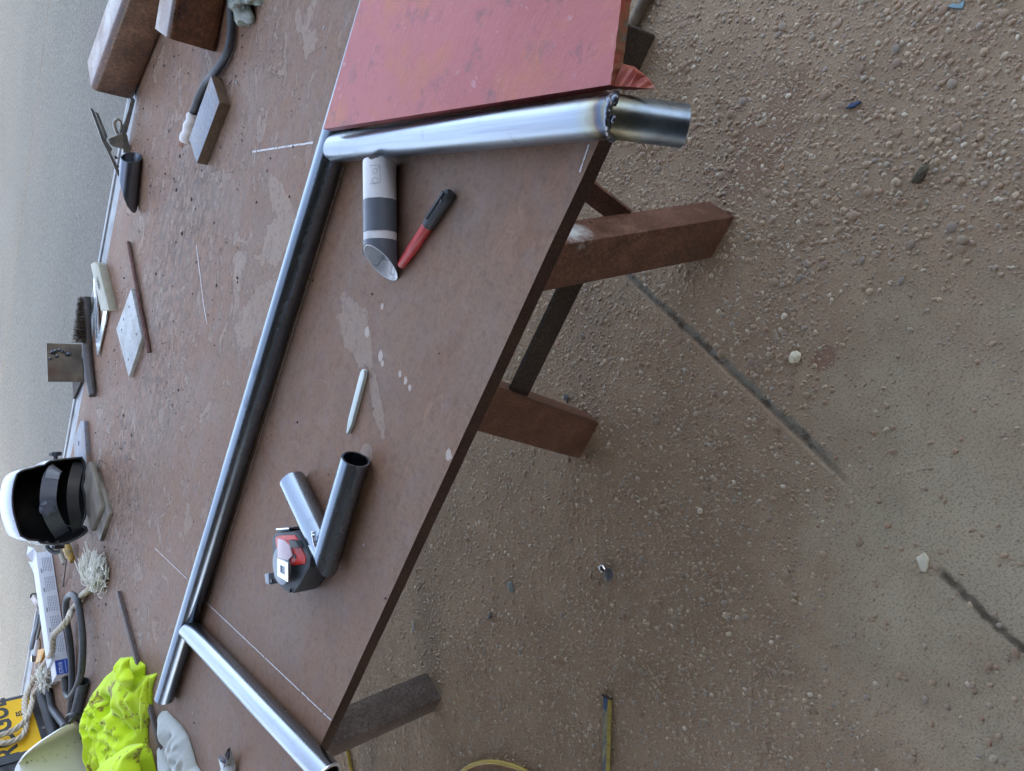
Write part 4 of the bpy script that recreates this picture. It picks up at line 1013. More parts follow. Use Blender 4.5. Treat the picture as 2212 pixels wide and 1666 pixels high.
# electrode holder
eh = thing('electrode_holder', 'yellow electrode holder gripping a thin rod below the helmet', 'electrode holder', (*P(148, 1200)[:2], T))
tube('handle_end', [P(136, 1165, .02), P(143, 1180, .018), P(147, 1190, .016)], .012, M_blackpl, eh)
tube('yellow_grip', [P(144, 1183, .018), P(150, 1196, .017), P(157, 1213, .014)], lambda t: .013*(1-.35*t*t), simple('holder_yellow', (.42, .27, .05), .45, 0, .3, 40, .2), eh, 12)
tube('grip_lever', [P(131, 1187, .018), P(133, 1200, .018), P(139, 1218, .016)], .0075, simple('lever_tan', (.34, .31, .24), .5, 0, .2, 40, .1), eh)
tube('electrode_stub', [P(143, 1209, .020), P(139, 1240, .012), P(135.5, 1267, .004)], .0030, simple('stub_grey', (.26, .23, .22), .7, 0, .1, 60, .1), eh)
disc('screw', P(152, 1192, .033), .004, .002, M_dark, eh, seg=10)

# ------------------------------------------------------------------ electrode box
def ebox():
    r_ = thing('electrode_box', 'open white cardboard box of electrodes with blue E7018 label', 'box', (*P(132, 1320)[:2], T))
    n0_, n1_ = P(112.5, 1190), P(147.5, 1420); d = (n1_-n0_).normalized(); s = V((-d.y, d.x, 0)); 
    if s.y < 0: s = -s
    hb, wb = .046, .070
    M_box = simple('box_card', (.70, .74, .82), .6, 0, .04, 30, .04); M_blue = simple('label_blue', (.02, .075, .42), .45, 0, .1, 40, 0); M_ink = simple('print_grey', (.24, .28, .36), .8, 0, .1, 40, 0)
    prism('sleeve', [n0_, n1_, n1_+s*wb, n0_+s*wb], T+.002, T+.002+hb, M_box, r_, .0012)
    i0, i1 = n0_+d*.02+s*.004, n1_+d*.050+s*.002
    prism('inner_tray', [n1_+d*.0005-s*.001, i1-s*.003, i1+s*(wb-.008), n1_+d*.0005+s*(wb-.008)], T, T+hb*.88, M_white, r_, .001)
    lb = n1_+d*.003-s*.0016; le = i1-s*.0036
    dl = (le-lb).normalized(); nrm = V((0, 0, 1)).cross(dl).normalized(); nrm = nrm if nrm.y < 0 else -nrm
    q = nrm*.0006
    mesh('blue_label', [lb+V((0, 0, .003))+q, le+V((0, 0, .003))+q, le+V((0, 0, hb*.84))+q, lb+V((0, 0, hb*.84))+q], [[0, 1, 2, 3]], M_blue, r_)
    M_lt = simple('label_text', (.45, .55, .85), .5, 0, .05, 40, 0)
    # text reads from the lower end towards the upper end of the picture
    text_mesh('label_lettering', 'E7018', .0155, le-dl*.003+V((0, 0, .020))+q*2, -dl, V((0, 0, 1)), M_lt, r_, .0002, .9, .0003)
    for k in range(7): a_ = le-dl*(.005+k*.0055)+V((0, 0, .010))+q*2; mesh('label_line', [a_, a_-dl*.0042, a_-dl*.0042+V((0, 0, .0022)), a_+V((0, 0, .0022))], [[0, 1, 2, 3]], M_lt, r_)
    # flap torn open at the far end
    f0 = n0_+V((0, 0, hb)); 
    mesh('torn_flap', [f0, f0+s*wb, f0+s*(wb+.01)-d*.035+V((0, 0, .012)), f0+s*(wb*.7)-d*.020+V((0, 0, .02)), f0+s*(wb*.5)-d*.045+V((0, 0, .015)), f0-d*.018+V((0, 0, .006))], [[0, 1, 2, 3, 4, 5]], M_box, r_)
    mesh('torn_flap', [f0+s*wb, f0+s*wb+d*.05, f0+s*(wb+.034)+d*.045+V((0, 0, -.01)), f0+s*(wb+.040)+V((0, 0, -.004)), f0+s*(wb+.028)-d*.02+V((0, 0, .008))], [[0, 1, 2, 3, 4]], M_box, r_)
    # printed paragraphs on the near side
    L = (n1_-n0_).length; parts = []
    nn = -s*.0008
    for blk in range(5):
        x0 = L*(.06+blk*.185)
        for row in range(6):
            z0 = T+.008+row*.0048; xx = x0; rr = random.Random(blk*10+row)
            while xx < x0+L*.13:
                w = rr.uniform(.003, .009); a = n0_+d*xx+nn+V((0, 0, z0-T)); b = n0_+d*min(xx+w, x0+L*.14)+nn+V((0, 0, z0-T))
                parts.append(([a, b, b+V((0, 0, .0018)), a+V((0, 0, .0018))], [[0, 1, 2, 3]])); xx += w+.0022
        a = n0_+d*(x0+L*.10)+nn+V((0, 0, .037)); b = n0_+d*(x0+L*.14)+nn+V((0, 0, .037)); parts.append(([a, b, b+V((0, 0, .004)), a+V((0, 0, .004))], [[0, 1, 2, 3]]))
    vs, fs = join_data(parts); mesh('printed_text', vs, fs, M_ink, r_)
ebox()

# ------------------------------------------------------------------ welding machine
mc = P(82.4, 1491.6); me_ = P(111.4, 1582.5); dmc = (me_-mc).normalized(); nmc = V((0, 0, 1)).cross(dmc).normalized()
if nmc.dot(CAM-mc) > 0: nmc = -nmc
def MF(u, v, off=0.0): return onplane(u, v, mc-nmc*off, nmc)
def machine():
    r_ = thing('welding_machine', 'yellow and black portable welding machine at the back of the table', 'welding machine', (mc.x, mc.y, T))
    W_, H_, Dp = .52, .34, .20
    M_body = simple('machine_grey', (.06, .068, .08), .45, 0, .15, 30, .05); M_yel = simple('machine_yellow', (.85, .52, .015), .4, 0, .08, 12, .04); M_mark = simple('machine_lettering', (.045, .05, .055), .6, 0, .1, 40, 0)
    p = [mc, mc+dmc*W_, mc+dmc*W_+nmc*Dp, mc+nmc*Dp]
    prism('casing', p, T+.004, T+H_, M_body, r_, .010)
    q0, z0 = mc+dmc*.028, .040
    def F2(x, z, off=.0015): return mc+dmc*x-nmc*off+V((0, 0, z))
    def panel(name, x0, x1, z0, z1, mat, off=.0015):
        o = mesh(name, [F2(x0, z0, off), F2(x1, z0, off), F2(x1, z1, off), F2(x0, z1, off), F2(x0, z0, 0), F2(x1, z0, 0), F2(x1, z1, 0), F2(x0, z1, 0)], [[0, 1, 2, 3], [0, 4, 5, 1], [1, 5, 6, 2], [2, 6, 7, 3], [3, 7, 4, 0]], mat, r_); return o
    xg_ = (MF(66, 1628)-mc).dot(dmc)
    panel('side_panel', .022, xg_-.012, .034, .30, M_yel)
    panel('frame_bar', xg_-.012, xg_+.022, .012, .33, M_body, .006)
    for i in range(9): panel('vent_fin', xg_+.030, W_-.02, .02+i*.03, .034+i*.03, M_dark, .004)
    pE = MF(20, 1534); xE = (pE-mc).dot(dmc)
    text_mesh('rogue_lettering', 'ROGUE', .088, F2(xE+.23, .105, .0022), -dmc, V((0, 0, 1)), M_mark, r_, .0004, 1.0, .0024)
    text_mesh('rogue_lettering', 'ES', .026, F2(xE+.045, .066, .0022), -dmc, V((0, 0, 1)), M_mark, r_, .0003, 1.0, .0008)
    for x_ in (.030, .20): disc('screw', F2(x_, .018, .001), .006, .003, M_chrome, r_, nrm=-nmc, seg=12)
    turned('lug_socket', [(0, .02), (.02, .02), (.022, .015), (.035, .015)], mc+nmc*.02+V((0, 0, .20))+dmc*.002, -dmc, M_body, r_, 16)
    hb = [mc+V((0, 0, H_))+dmc*.02, mc+V((0, 0, H_+.05))+dmc*.06, mc+V((0, 0, H_+.05))+dmc*.42, mc+V((0, 0, H_))+dmc*.46]
    tube('carry_handle', [q+nmc*Dp*.5 for q in hb], .014, M_body, r_)
machine()

# ------------------------------------------------------------------ rope, cables
M_rope = simple('rope_fibre', (.58, .53, .43), .9, 0, .2, 120, .5, .001)
M_fray = simple('rope_fray', (.80, .80, .72), .9, 0, .12, 120, .3, .001)
def rope(name, label, pts, r=.0095, frays=()):
    root = thing(name, label, 'rope', (pts[0].x, pts[0].y, T))
    path = smooth_path(pts, 10); n = len(path); L = 0; ls = [0]
    for i in range(1, n): L += (path[i]-path[i-1]).length; ls.append(L)
    for k in range(3):
        sp = []; prev = None
        for i, p in enumerate(path):
            d = (path[min(i+1, n-1)]-path[max(i-1, 0)]).normalized(); s = d.cross(V((0, 0, 1)))
            if s.length < .2: s = d.cross(V((0, 1, 0)))
            s.normalize(); u = s.cross(d); a = ls[i]/.011+k*2.0944
            sp.append(p+(s*math.cos(a)+u*math.sin(a))*r*.5)
        vs, fs = tube_data(sp, r*.56, 7); mesh('strand', vs, fs, M_rope, root, smooth=True)
    for (c, d, ln, sp_, cnt, sd) in frays:
        rr = random.Random(sd); parts = []
        for i in range(cnt):
            a = V((rr.gauss(0, 1), rr.gauss(0, 1), rr.gauss(0, .6)))*sp_; b = V((rr.gauss(0, 1), rr.gauss(0, 1), rr.gauss(0, .5)))*sp_
            q0 = c+a*.28; l = ln*rr.uniform(.6, 1.1)
            cw = V((-d.y, d.x, 0))*rr.uniform(-.011, .011); q1, q2 = q0+d*l*.45+a*.9+cw, q0+d*l*.8+a*.9+b*.9-cw*.8; q2.z = max(q2.z, T+.002); q1.z = max(q1.z, T+.002)
            parts.append(tube_data(smooth_path([q0, q1, q2], 4), .0012, 3, False))
        vs, fs = join_data(parts); o = mesh('frayed_end', vs, fs, M_fray, root); o['kind'] = 'stuff'
    return root
e_ = P(205, 1255, .02); f_d = (P(208, 1212, .02)-P(190, 1275, .02)).normalized()
rope('rope', 'cream braided rope with a frayed end crossing the box and the machine',
     [P(200, 1262, .018), P(190, 1276, .016), P(178, 1286, .012), P(170, 1302, .011), P(155, 1318, .012), P(148, 1335, .045), P(136, 1352, .058), P(116, 1374, .062), P(112, 1410, .050),
      P(95, 1436, .030), MF(72, 1472, .05), MF(55, 1505, .02), MF(53, 1533, .018), MF(57, 1562, .018), MF(48, 1590, .018), MF(17, 1604, .018), MF(-30, 1606, .018)],
     frays=((P(202, 1262, .016), (P(226, 1205, .02)-P(204, 1262, .02)).normalized(), .105, .015, 420, 3), (P(200, 1262, .016), (P(188, 1212, .03)-P(200, 1262, .02)).normalized(), .080, .013, 360, 5), (P(214, 1262, .014), (P(220, 1230, .014)-P(212, 1275, .014)).normalized(), .06, .012, 160, 8)))
rope('rope', 'second rope end knotted and frayed, hanging down over the yellow machine', [P(104, 1455, .03), P(92, 1478, .03), MF(74, 1499, .04), MF(67, 1525, .03), MF(58, 1552, .026), MF(30, 1577, .022), MF(-20, 1596, .02)],
     frays=((P(92, 1474, .032), (P(112, 1440, .03)-P(94, 1474, .03)).normalized(), .055, .014, 240, 12),))
def rope_knot():
    pass
cl_ = thing('welding_cable', 'thick dark welding cable looped over itself below the electrode box', 'cable', (*P(160, 1400)[:2], T))
tube('cable_loop', [P(139, 1457, .011), P(141, 1480, .011), P(143, 1498, .011), P(151, 1507, .012), P(162, 1492, .018), P(171, 1470, .030), P(177, 1443, .030), P(179, 1391, .026), P(175, 1339, .024), P(168, 1301, .024), P(155, 1284, .024), P(143, 1300, .026), P(144, 1339, .022), P(151.5, 1391, .016), P(155, 1443, .012), P(155, 1500, .012), P(149, 1560, .012), P(146, 1600, .012)], .0095, M_cable, cl_, 14)
c2_ = thing('thin_cable', 'grey cable running from the rope knot down to the white helmet', 'cable', (*P(108, 1505)[:2], T))
tube('cable_run', [P(99, 1462, .012), P(103, 1485, .012), P(108, 1508, .012), P(112, 1530, .012), P(124, 1548, .012), P(140, 1570, .012)], .0105, simple('grey_cable', (.075, .085, .10), .5, 0, .1, 60, .05), c2_, 12)
o = tube('black_hose', [P(90, 1492, .020), P(101, 1530, .020), P(118, 1590, .020)], .019, M_dark, seg=16); tag(o, 'fat black hose lying along the foot of the yellow machine', 'hose')
q0, q1 = at(181, 1472, T+.015), at(163, 1548, T+.015)
o = pipe('black_tube', q0, q1, .015, M_cable, t=.003); tag(o, 'short open black tube standing out between cable loop and vest', 'tube')
# second clamp with copper jaw, wedge and nut
c2 = thing('copper_clamp', 'worn clamp with copper jaw lying behind the electrode box', 'clamp', (*P(85, 1340)[:2], T))
M_cop = simple('worn_copper', (.42, .36, .33), .4, .5, .25, 30, .2)
tube('copper_jaw', [P(73, 1291, .03), P(82, 1306, .03), P(88, 1325, .02)], lambda t: .011-.004*t, M_cop, c2, 14)
turned('jaw_collar', [(0, .012), (.004, .013), (.008, .012)], P(73, 1290, .03), V((1, .1, 0)), M_dark, c2, 16)
tube('handle', [P(86, 1322, .02), P(82, 1345, .02), P(76, 1365, .02), P(67, 1400, .02)], lambda t: .006+.003*t, simple('clamp_blue_grey', (.20, .24, .30), .5, .3, .2, 30, .1), c2)
tube('handle', [P(90, 1322, .018), P(87, 1350, .018), P(80, 1380, .018)], .005, M_clamp, c2)
o = disc('brown_disc', P(86, 1391, .014), .019, .004, rust('disc_rust', (.12, .07, .04), (.2, .12, .07), (.26, .17, .1), .7, 30), seg=24); tag(o, 'small brown rusty disc beside the orange wedge', 'disc')
wv = [P(82, 1404, .03), P(97, 1400, .03), P(101, 1425, .012), P(88, 1432, .012)]
o = prism('orange_wedge', wv, T, T+.03, simple('orange_plastic', (.62, .30, .03), .5, 0, .15, 30, .1), bw=.002); tag(o, 'small orange plastic wedge between nut and rope', 'wedge')
o = turned('hex_nut', [(0, .012), (.022, .012)], P(75, 1428, .012), (P(75, 1410, .012)-P(75, 1428, .012)), M_chrome, None, 6, 20); tag(o, 'shiny hexagon nut next to the orange wedge', 'nut')

# long thin flat bar under the vest
a, b = P(252, 1281, .01), P(356, 1662, .01); d = (b-a).normalized(); s = V((-d.y, d.x, 0))
o = prism('thin_bar', [a-s*.007, b-s*.007+d*.15, b+s*.007+d*.15, a+s*.007], T, T+.010, rust('bar_rust', (.06, .045, .04), (.11, .085, .08), (.15, .12, .11), .6, 30), bw=.001)
tag(o, 'long thin brown steel bar running under the green vest', 'steel bar')

# ------------------------------------------------------------------ cloth heaps
def heap(name, uvz, hmax, wall, fold, mat, label, cat, res=.0035, seed=0, scale=26, root=None, pname=None, base_z=0.0, sag=0.0, warp=.35):
    poly = [P(u, v, z) for u, v, z in uvz]; X = [p.x for p in poly]; Y = [p.y for p in poly]; n = len(poly)
    x0, x1, y0, y1 = min(X), max(X), min(Y), max(Y); nx, ny = int((x1-x0)/res)+2, int((y1-y0)/res)+2
    gx = x0+np.arange(nx)*res; gy = y0+np.arange(ny)*res; GX, GY = np.meshgrid(gx, gy, indexing='ij')
    ins = np.zeros(GX.shape, bool); dist = np.full(GX.shape, 9.0)
    for i in range(n):
        ax_, ay_, bx_, by_ = X[i], Y[i], X[(i+1) % n], Y[(i+1) % n]
        with np.errstate(divide='ignore', invalid='ignore'):
            cond = ((ay_ > GY) != (by_ > GY)) & (GX < (bx_-ax_)*(GY-ay_)/(by_-ay_+1e-12)+ax_)
        ins ^= cond
        L2 = (bx_-ax_)**2+(by_-ay_)**2+1e-12; t = np.clip(((GX-ax_)*(bx_-ax_)+(GY-ay_)*(by_-ay_))/L2, 0, 1)
        dist = np.minimum(dist, np.hypot(GX-ax_-t*(bx_-ax_), GY-ay_-t*(by_-ay_)))
    Z = np.zeros(GX.shape)
    for i in range(nx):
        for j in range(ny):
            if not ins[i, j]: continue
            q = V((gx[i]*scale*.35, gy[i if False else j]*scale*.35, seed)); w = V((noise.noise(q), noise.noise(q+V((7, 3, 1))), 0))*warp*3
            p = V((gx[i]*scale, gy[j]*scale, seed))+w
            n1_ = noise.noise(p); n2_ = noise.noise(p*1.9+V((3, 1, 4))); r1 = 1-math.sqrt(n1_*n1_+.004)*2.6; r2 = 1-math.sqrt(n2_*n2_+.006)*2.4; r3 = noise.noise(p*4.3)
            f = (.68*r1+.28*r2+.04*r3)
            e = 1-math.exp(-dist[i, j]/wall)
            fe = fold*min(1.0, dist[i, j]/(wall*2.2)); Z[i, j] = e*(hmax*(1-fold)+hmax*fe*f+.15*hmax*(fold-fe))+.0008
    for _k in range(2):
        Zp = np.pad(Z, 1, mode='edge'); Z = (Zp[:-2, 1:-1]+Zp[2:, 1:-1]+Zp[1:-1, :-2]+Zp[1:-1, 2:]+2*Z)/6
    idx = -np.ones(GX.shape, int); vs = []
    for i in range(nx):
        for j in range(ny):
            if ins[i, j]: idx[i, j] = len(vs); vs.append(V((gx[i], gy[j], T+base_z+max(.0008, Z[i, j]))))
    fs = [[idx[i, j], idx[i+1, j], idx[i+1, j+1], idx[i, j+1]] for i in range(nx-1) for j in range(ny-1) if idx[i, j] >= 0 and idx[i+1, j] >= 0 and idx[i+1, j+1] >= 0 and idx[i, j+1] >= 0]
    fs = [[int(q) for q in f] for f in fs]
    # skirt down to the table so that the heap has a body
    pv = [V((X[i], Y[i], 0)) for i in range(n)]; cnt = {}
    for f in fs:
        for k in range(4): e2_ = (min(f[k], f[(k+1) % 4]), max(f[k], f[(k+1) % 4])); cnt[e2_] = cnt.get(e2_, 0)+1
    for bidx in {i for e2_, c_ in cnt.items() if c_ == 1 for i in e2_}:
        p_ = vs[bidx]; best = None
        for i in range(n):
            a_, b_ = pv[i], pv[(i+1) % n]; ab = b_-a_; t_ = max(0, min(1, (V((p_.x, p_.y, 0))-a_).dot(ab)/(ab.length_squared+1e-12))); q_ = a_+ab*t_; dd_ = (q_-V((p_.x, p_.y, 0))).length
            if best is None or dd_ < best[0]: best = (dd_, q_)
        if best[0] < res*2.5: vs[bidx] = V((best[1].x, best[1].y, T+base_z+.0012))
    o = mesh(pname or name, vs, fs, mat, root, smooth=True)
    if not root: tag(o, label, cat)
    md = o.modifiers.new('thickness', 'SOLIDIFY'); md.thickness = .0012; md.offset = -1
    return o
def cloth_mat(name, col, stain, sscale=20, amt=(.60, .66), rough=.85, tr=.0):
    m = NT(name, rough=rough, spec=.2, sheen=.2)
    c = m.ramp(m.noise(6, 4), [(.3, tuple(x*.88 for x in col)), (.7, col)]); c = m.mix(m.ramp(m.noise(sscale, 7, .7), [(amt[0], 0.0), (amt[1], .85)]), c, stain)
    m.set('col', c); m.bump(m.noise(500, 2), .2, .0005); return m.m
M_hiv = cloth_mat('hi_vis_cloth', (.58, .78, .02), (.20, .10, .04), 15, (.57, .62))
vest = [(244, 1425, .025), (267, 1423, .025), (287, 1442, .03), (296, 1464, .02), (322, 1458, .02), (331, 1488, .0), (331, 1522, .0), (321, 1570, .0), (322, 1604, .0), (330, 1627, .0), (340, 1670, .0), (345, 1720, .0),
        (215, 1720, .02), (200, 1650, .02), (184, 1618, .025), (192, 1596, .025), (187, 1562, .025), (186, 1528, .025), (193, 1499, .025), (212, 1465, .02), (236, 1446, .02)]
vr = thing('work_shirt', 'crumpled lime yellow work shirt stained with dirt', 'work shirt', (*P(265, 1560)[:2], T))
heap('body', vest, .078, .030, .58, M_hiv, None, None, seed=3.3, scale=16, res=.003, root=vr, warp=.5)
slv = [(246, 1424, .05), (266, 1423, .05), (286, 1440, .03), (297, 1466, .03), (290, 1485, .03), (270, 1500, .05), (252, 1490, .06), (240, 1462, .06)]
heap('sleeve', slv, .045, .014, .5, M_hiv, None, None, seed=7.7, scale=20, res=.003, root=vr, base_z=.035, warp=.4)
lob = [(203, 1650, .07), (212, 1632, .08), (235, 1622, .09), (270, 1617, .08), (300, 1612, .05), (322, 1606, .03), (331, 1628, .01), (338, 1670, .01), (345, 1720, .01), (218, 1720, .07)]
heap('shirt_front', lob, .060, .020, .35, M_hiv, None, None, seed=1.7, scale=12, res=.003, root=vr, base_z=.04, warp=.5)
flp = [(296, 1474, .05), (322, 1459, .03), (331, 1490, .02), (333, 1520, .02), (322, 1555, .02), (306, 1590, .03), (286, 1580, .05), (280, 1540, .06), (284, 1500, .06)]
heap('collar', flp, .035, .012, .55, M_hiv, None, None, seed=5.2, scale=22, res=.003, root=vr, base_z=.03, warp=.5)
M_glove = cloth_mat('glove_leather', (.50, .53, .50), (.40, .34, .24), 10, (.55, .7), .8)
gl = [(331, 1541, .02), (345, 1540, .018), (362, 1552, .014), (382, 1570, .012), (398, 1592, .01), (408, 1625, .01), (416, 1655, .01), (432, 1680, .01), (440, 1720, 0), (372, 1720, .02), (368, 1666, .02), (360, 1640, .02), (348, 1610, .02), (338, 1580, .02)]
heap('work_glove', gl, .038, .012, .35, M_glove, 'pale grey leather work glove below the end of the long pipe', 'glove', seed=8.1, scale=24, res=.0025)
gl2 = [(322, 1612, .03), (334, 1616, .02), (350, 1634, .015), (368, 1660, .01), (385, 1700, 0), (330, 1700, .04), (322, 1660, .04), (312, 1630, .04)]
heap('work_glove', gl2, .040, .010, .25, M_glove, 'second pale glove tucked against the green shirt at the frame bottom', 'glove', seed=5.1, scale=20, res=.0025, base_z=.0)
def flat_piece(name, uv, z, mat, label, cat):
    top = [P(u, v, zz) for u, v, zz in uv]; bot = [q-V((0, 0, .0012)) for q in top]; n = len(top)
    o = mesh(name, top+bot, [list(range(n)), list(range(n, 2*n))[::-1]]+[[i, (i+1) % n, n+(i+1) % n, n+i] for i in range(n)], mat); return tag(o, label, cat)
M_hg = cloth_mat('glove_white', (.62, .65, .64), (.40, .38, .33), 30, (.6, .75)); M_purp = simple('glove_edge', (.085, .075, .09), .7)
hg = thing('cut_rag', 'small white rag with dark edge binding at the bottom of the table', 'rag', (*P(490, 1650)[:2], T))
def rag_piece(nm, uv, mat):
    top = [P(u, v, zz) for u, v, zz in uv]; c = sum(top, V())/len(top)+V((0, 0, .008)); n = len(top); vs = top+[c]; fs = [[i, (i+1) % n, n] for i in range(n)]
    o = mesh(nm, vs, fs, mat, hg, smooth=True); md = o.modifiers.new('thickness', 'SOLIDIFY'); md.thickness = .001
rag_piece('rag_panel', [(473, 1640, .012), (483, 1644, .014), (496, 1654, .014), (497, 1640, .02), (499, 1622, .016), (504, 1632, .01), (509, 1655, .006), (510, 1700, .002), (474, 1700, .004), (478, 1660, .006)], M_hg)
rag_piece('dark_binding', [(472, 1637, .013), (474, 1632, .013), (486, 1638, .015), (496, 1650, .016), (495, 1655, .015), (484, 1645, .0145)], M_purp)
rag_piece('dark_binding', [(493, 1618, .022), (498, 1615, .016), (497, 1628, .021), (493, 1645, .021), (489, 1640, .02), (490, 1630, .02)], M_purp)

# white shield lying bottom-left
def shield():
    root = thing('white_helmet', 'scuffed white helmet shell lying on the cables at the lower left', 'helmet', (*P(150, 1620)[:2], T))
    m = NT('white_shell', rough=.35, spec=.5)
    c = m.ramp(m.noise(5, 4), [(.3, (.82, .84, .86)), (.7, (.88, .90, .92))])
    out = [(62, 1700, .10), (63, 1666, .11), (69, 1636, .13), (77, 1613, .14), (95, 1600, .13), (113, 1587, .12), (130, 1573, .10), (146, 1563, .08), (160, 1559, .05), (171, 1560, .03), (178, 1575, .012), (185, 1596, .004), (192, 1625, .002), (199, 1658, .0), (205, 1700, 0)]
    rim = [P(u, v, z) for u, v, z in out]
    cen = sum(rim, V())/len(rim)+V((0, 0, .035)); n = len(rim); vs, fs = [], []
    K_ = 10
    for k in range(K_+1):
        t = k/K_
        for q in rim:
            h_ = q.lerp(cen, t); sn = 1-(1-t)**2.6; h_.z = q.z+(cen.z+.075-q.z)*sn; vs.append(h_+V((0, -.012, 0))*sn)
    for k in range(K_):
        for i in range(n-1): fs.append([k*n+i, k*n+i+1, (k+1)*n+i+1, (k+1)*n+i])
        fs.append([k*n+n-1, k*n, (k+1)*n, (k+1)*n+n-1])
    o = mesh('shell', vs, fs, m.m, root, smooth=True)
    bpy.context.view_layer.update()
    def hit(u, v):
        ok, loc, nr, fi = o.ray_cast(CAM-root_loc(root), ray(u, v).normalized()); return loc if ok else V((0, 0, 0))
    h1, h2 = hit(168, 1598), hit(146, 1622)
    sc = m.math('MAXIMUM', m.patch(h1.x, h1.y, .013, .006, .9, .5, 70, .03), m.math('MULTIPLY', m.patch(h2.x, h2.y, .030, .020, .3, 1.0, 60, .05), m.ramp(m.noise(75, 5, .7), [(.60, 0.0), (.66, 1.0)])))
    c = m.mix(sc, c, (.10, .09, .10)); m.set('col', c)
    md = o.modifiers.new('t', 'SOLIDIFY'); md.thickness = .003; md.offset = -1
    sub = o.modifiers.new('s', 'SUBSURF'); sub.levels = 1; sub.render_levels = 1
    tube('black_trim', [P(150, 1562, .075), P(160, 1552, .06), P(172, 1551, .04), P(183, 1575, .018), P(192, 1605, .012), P(199, 1640, .010), P(206, 1690, .01)], .0048, M_blackpl, root)
    tube('strap_loop', [P(146, 1562, .03), P(143, 1550, .045), P(150, 1544, .055), P(164, 1543, .045), P(180, 1546, .02), P(186, 1556, .005)], .0045, M_blackpl, root)
    mesh('strap_band', [P(150, 1545, .05), P(180, 1546, .02), P(188, 1570, .004), P(196, 1605, .003), P(190, 1608, .010), P(176, 1570, .022), P(162, 1556, .05)], [[0, 1, 6], [1, 2, 5, 6], [2, 3, 4, 5]], M_blackpl, root)
shield()

# grit and spatter scattered on the table
def grit():
    parts_v, parts_f = [], []; base = 0; v, f = HV, HF
    rr = random.Random(21); n = 0
    while n < 1100:
        x, y = -rr.uniform(0, 2.2), rr.uniform(.0, TW-.1)
        dens = .05+.95*min(1, max(0, (y-.55)/.5))
        if abs(y-yl) < .025 or rr.random() > dens*(1+noise.noise(V((x*5, y*5, 0)))): continue
        r_ = rr.lognormvariate(math.log(.0010), .5); r_ = min(r_, .0035)
        jit = 1+rng.uniform(-.3, .3, len(v))[:, None]; q = v*jit*np.array([r_*rr.uniform(.7, 1.8), r_, r_*.8])+np.array([x, y, T+.0003])
        parts_v.append(q); parts_f.append(f+base); base += len(v); n += 1
    A, B = np.concatenate(parts_v), np.concatenate(parts_f)
    m = NT('grit_material', rough=.7); m.set('col', m.ramp(m.island(), [(0, (.03, .028, .03)), (.6, (.07, .05, .05)), (.8, (.16, .14, .14)), (.95, (.5, .48, .48))])); 
    o = mesh('grit', A.tolist(), B.tolist(), m.m, None, base=(0, 0, 0)); tag(o, 'fine dark grit and weld spatter scattered over the table', 'grit', kind='stuff')
grit()
def strewn(kind, u, v, r, asp, mat, label, cat, ang=0, h=.5, rough=.25, sd=0, z=0):
    p = G(u, v); o = blob(kind, (p.x, p.y, r*h*.75), r, r*asp, r*h, mat, rough=rough, ang=ang, sub=3, sd=sd); tag(o, label, cat)
# ------------------------------------------------------------------ on the ground
M_cream = simple('cream_stone', (.70, .66, .50), .7, 0, .12, 60, .2, .001)
strewn('stone', 1720, 772, .0125, .85, M_cream, 'round cream pebble lying loose beside the joint', 'stone', sd=1, h=.6)
p = G(2000, 1213); o = prism('stone_chip', [(p.x+.012, p.y+.010), (p.x-.004, p.y+.014), (p.x-.016, p.y-.004), (p.x-.012, p.y-.012), (p.x+.008, p.y-.002)], 0, .007, M_cream, bw=.0015); tag(o, 'flat angular cream stone chip at the right side of the yard', 'stone')
M_glass = simple('blue_shard', (.02, .05, .13), .15, 0, .3, 80, .1)
a, b = G(1828, 236), G(1862, 222); d = (b-a).normalized(); s = V((-d.y, d.x, 0))
o = prism('blue_shard', [a, a.lerp(b, .4)+s*.006, b+s*.002, b, a.lerp(b, .5)-s*.005], .0, .006, M_glass, bw=.0008); tag(o, 'dark blue sliver of plastic on the ground right of the bent stub', 'shard')
a, b = G(2048, 16), G(2082, 14); d = (b-a).normalized(); s = V((-d.y, d.x, 0))
o = prism('pale_shard', [a, a.lerp(b, .3)+s*.005, a.lerp(b, .6)+s*.002, b+s*.008, b-s*.004, a.lerp(b, .5)-s*.003], 0, .004, simple('pale_blue_plastic', (.22, .36, .42), .35), bw=.0006); tag(o, 'pale blue scrap of plastic at the top right of the yard', 'shard')
p = G(1303, 1225); o = turned('metal_bush', [(0, .0088), (.001, .0095), (.013, .0095), (.014, .0088)], V((p.x+.006, p.y, .0098)), V((-.3, -1, 0)), M_chrome, None, 20); tag(o, 'tiny shiny metal bush lying on the pebbles', 'bush')
M_gchip = simple('grey_chip', (.10, .105, .115), .6, 0, .15, 60, .2, .001); M_greench = simple('green_grey_chip', (.18, .22, .21), .7, 0, .2, 60, .3, .001)
strewn('grey_stone', 1317, 1242, .0165, .8, M_gchip, 'flat dark grey stone touching the metal bush', 'stone', h=.3, sd=3)
strewn('chip', 1105, 1268, .016, .65, M_greench, 'greenish grey stone chip among the pebbles below the table', 'stone', h=.3, sd=7, ang=1.2)
strewn('chip', 895, 1352, .013, .4, simple('pale_chip', (.30, .30, .28), .7), 'slim pale stone sliver near the table leg', 'stone', h=.3, sd=9, ang=1.0)
strewn('lump', 1226, 860, .010, .6, M_gchip, 'lump of dark slag lying above the broad trestle leg', 'slag', h=.6, sd=12, rough=.8, ang=1.2)
strewn('lump', 1060, 1330, .010, .5, M_gchip, 'small dark lump of slag low among the pebbles', 'slag', h=.4, sd=15, rough=.8)
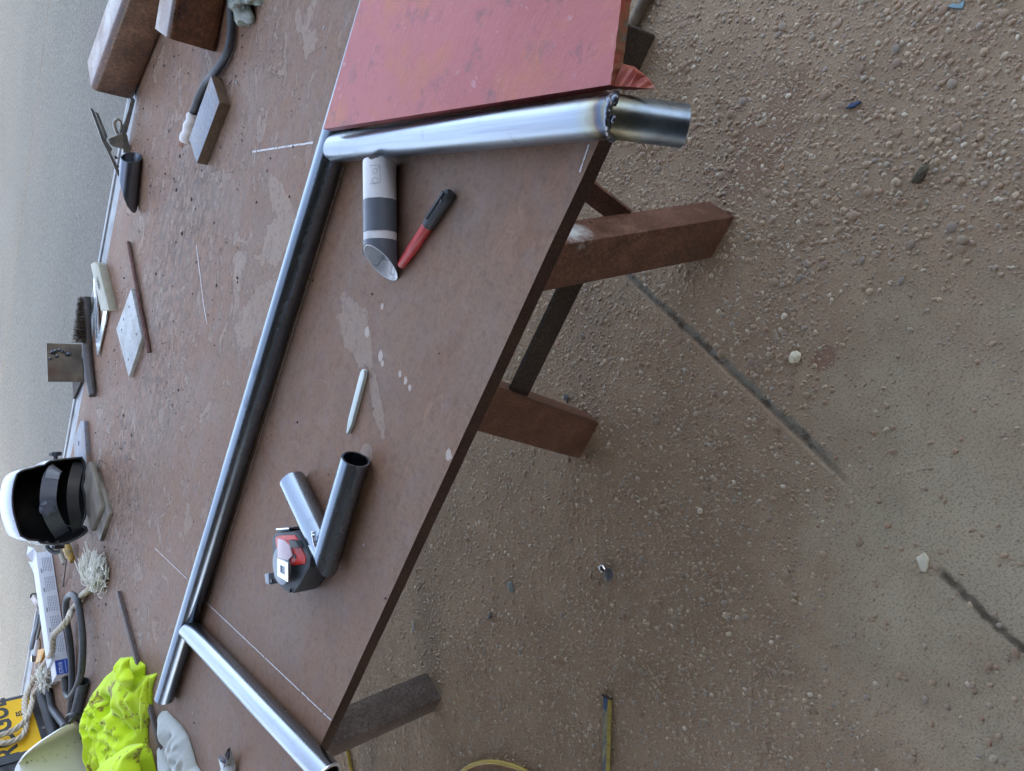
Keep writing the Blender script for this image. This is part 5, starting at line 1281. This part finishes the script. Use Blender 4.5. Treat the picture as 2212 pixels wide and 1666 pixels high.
strewn('lump', 1990, 378, .016, .5, simple('bark_brown', (.10, .09, .06), .8, 0, .3, 80, .4, .002), 'brown ribbed seed husk on the ground right side', 'husk', h=.4, sd=17, rough=.5)
for k, (u, v, r_) in enumerate(((1470, 345, .011), (1378, 248, .013), (1770, 320, .011), (1745, 300, .008), (1496, 72, .010), (1352, 80, .012), (1500, 178, .009))):
    pass
# yellow ruler strip
a, b = G(1316, 1506), G(1311, 1720); d = (b-a).normalized(); s = V((-d.y, d.x, 0)); s = s if s.y < 0 else -s
rl = thing('yellow_strip', 'worn yellow strip of tape measure blade lying on the ground', 'tape blade', (a.x, a.y, 0))
w = .0125
M_ry = simple('blade_yellow', (.40, .30, .05), .5, 0, .3, 30, .1); M_rg = NT('blade_worn', rough=.5); M_rg.set('col', M_rg.ramp(M_rg.noise(26, 5, .6, M_rg.map((.6, 2, 1))), [(.45, (.30, .29, .17)), (.55, (.12, .13, .14))])); M_rg = M_rg.m
prism('worn_half', [a+s*(-w), b+s*(-w), b+s*.001, a+s*.001], .005, .0062, M_rg, rl)
prism('yellow_half', [a+s*.0012, b+s*.0012, b+s*w, a+s*w], .005, .0064, M_ry, rl)
prism('blue_tip', [a+s*(-w), a-s*w+d*.030, a+d*.034-s*.002, a+s*.001], .0064, .0070, simple('tip_blue', (.06, .11, .20), .5), rl)
prism('end_hook', [a-s*(w+.004)-d*.004, a+s*w-d*.001, a+s*w+d*.001, a-s*(w+.003)], .001, .009, M_legdark, rl)
for k in range(6): q = a+d*(.040+k*.035); prism('graduation', [q+s*.002, q+d*.0008+s*.002, q+d*.0008+s*w, q+s*w], .0065, .0068, M_dark, rl)
yc_ = thing('yellow_cable', 'thin yellow cable arching on the ground at the bottom', 'cable', (*G(1055, 1650)[:2], 0))
tube('cable_run', [G(745, 1610, .006), G(752, 1629, .006), G(761, 1670, .006), G(800, 1760, .006), G(900, 1790, .006), G(975, 1700, .006), G(1000, 1666, .006), G(1024, 1652, .006), G(1055, 1646, .006), G(1089, 1650, .006), G(1131, 1665, .006), G(1190, 1710, .006)], .0058, simple('cable_yellow', (.46, .33, .05), .45, 0, .1, 60, .05), yc_, 10)
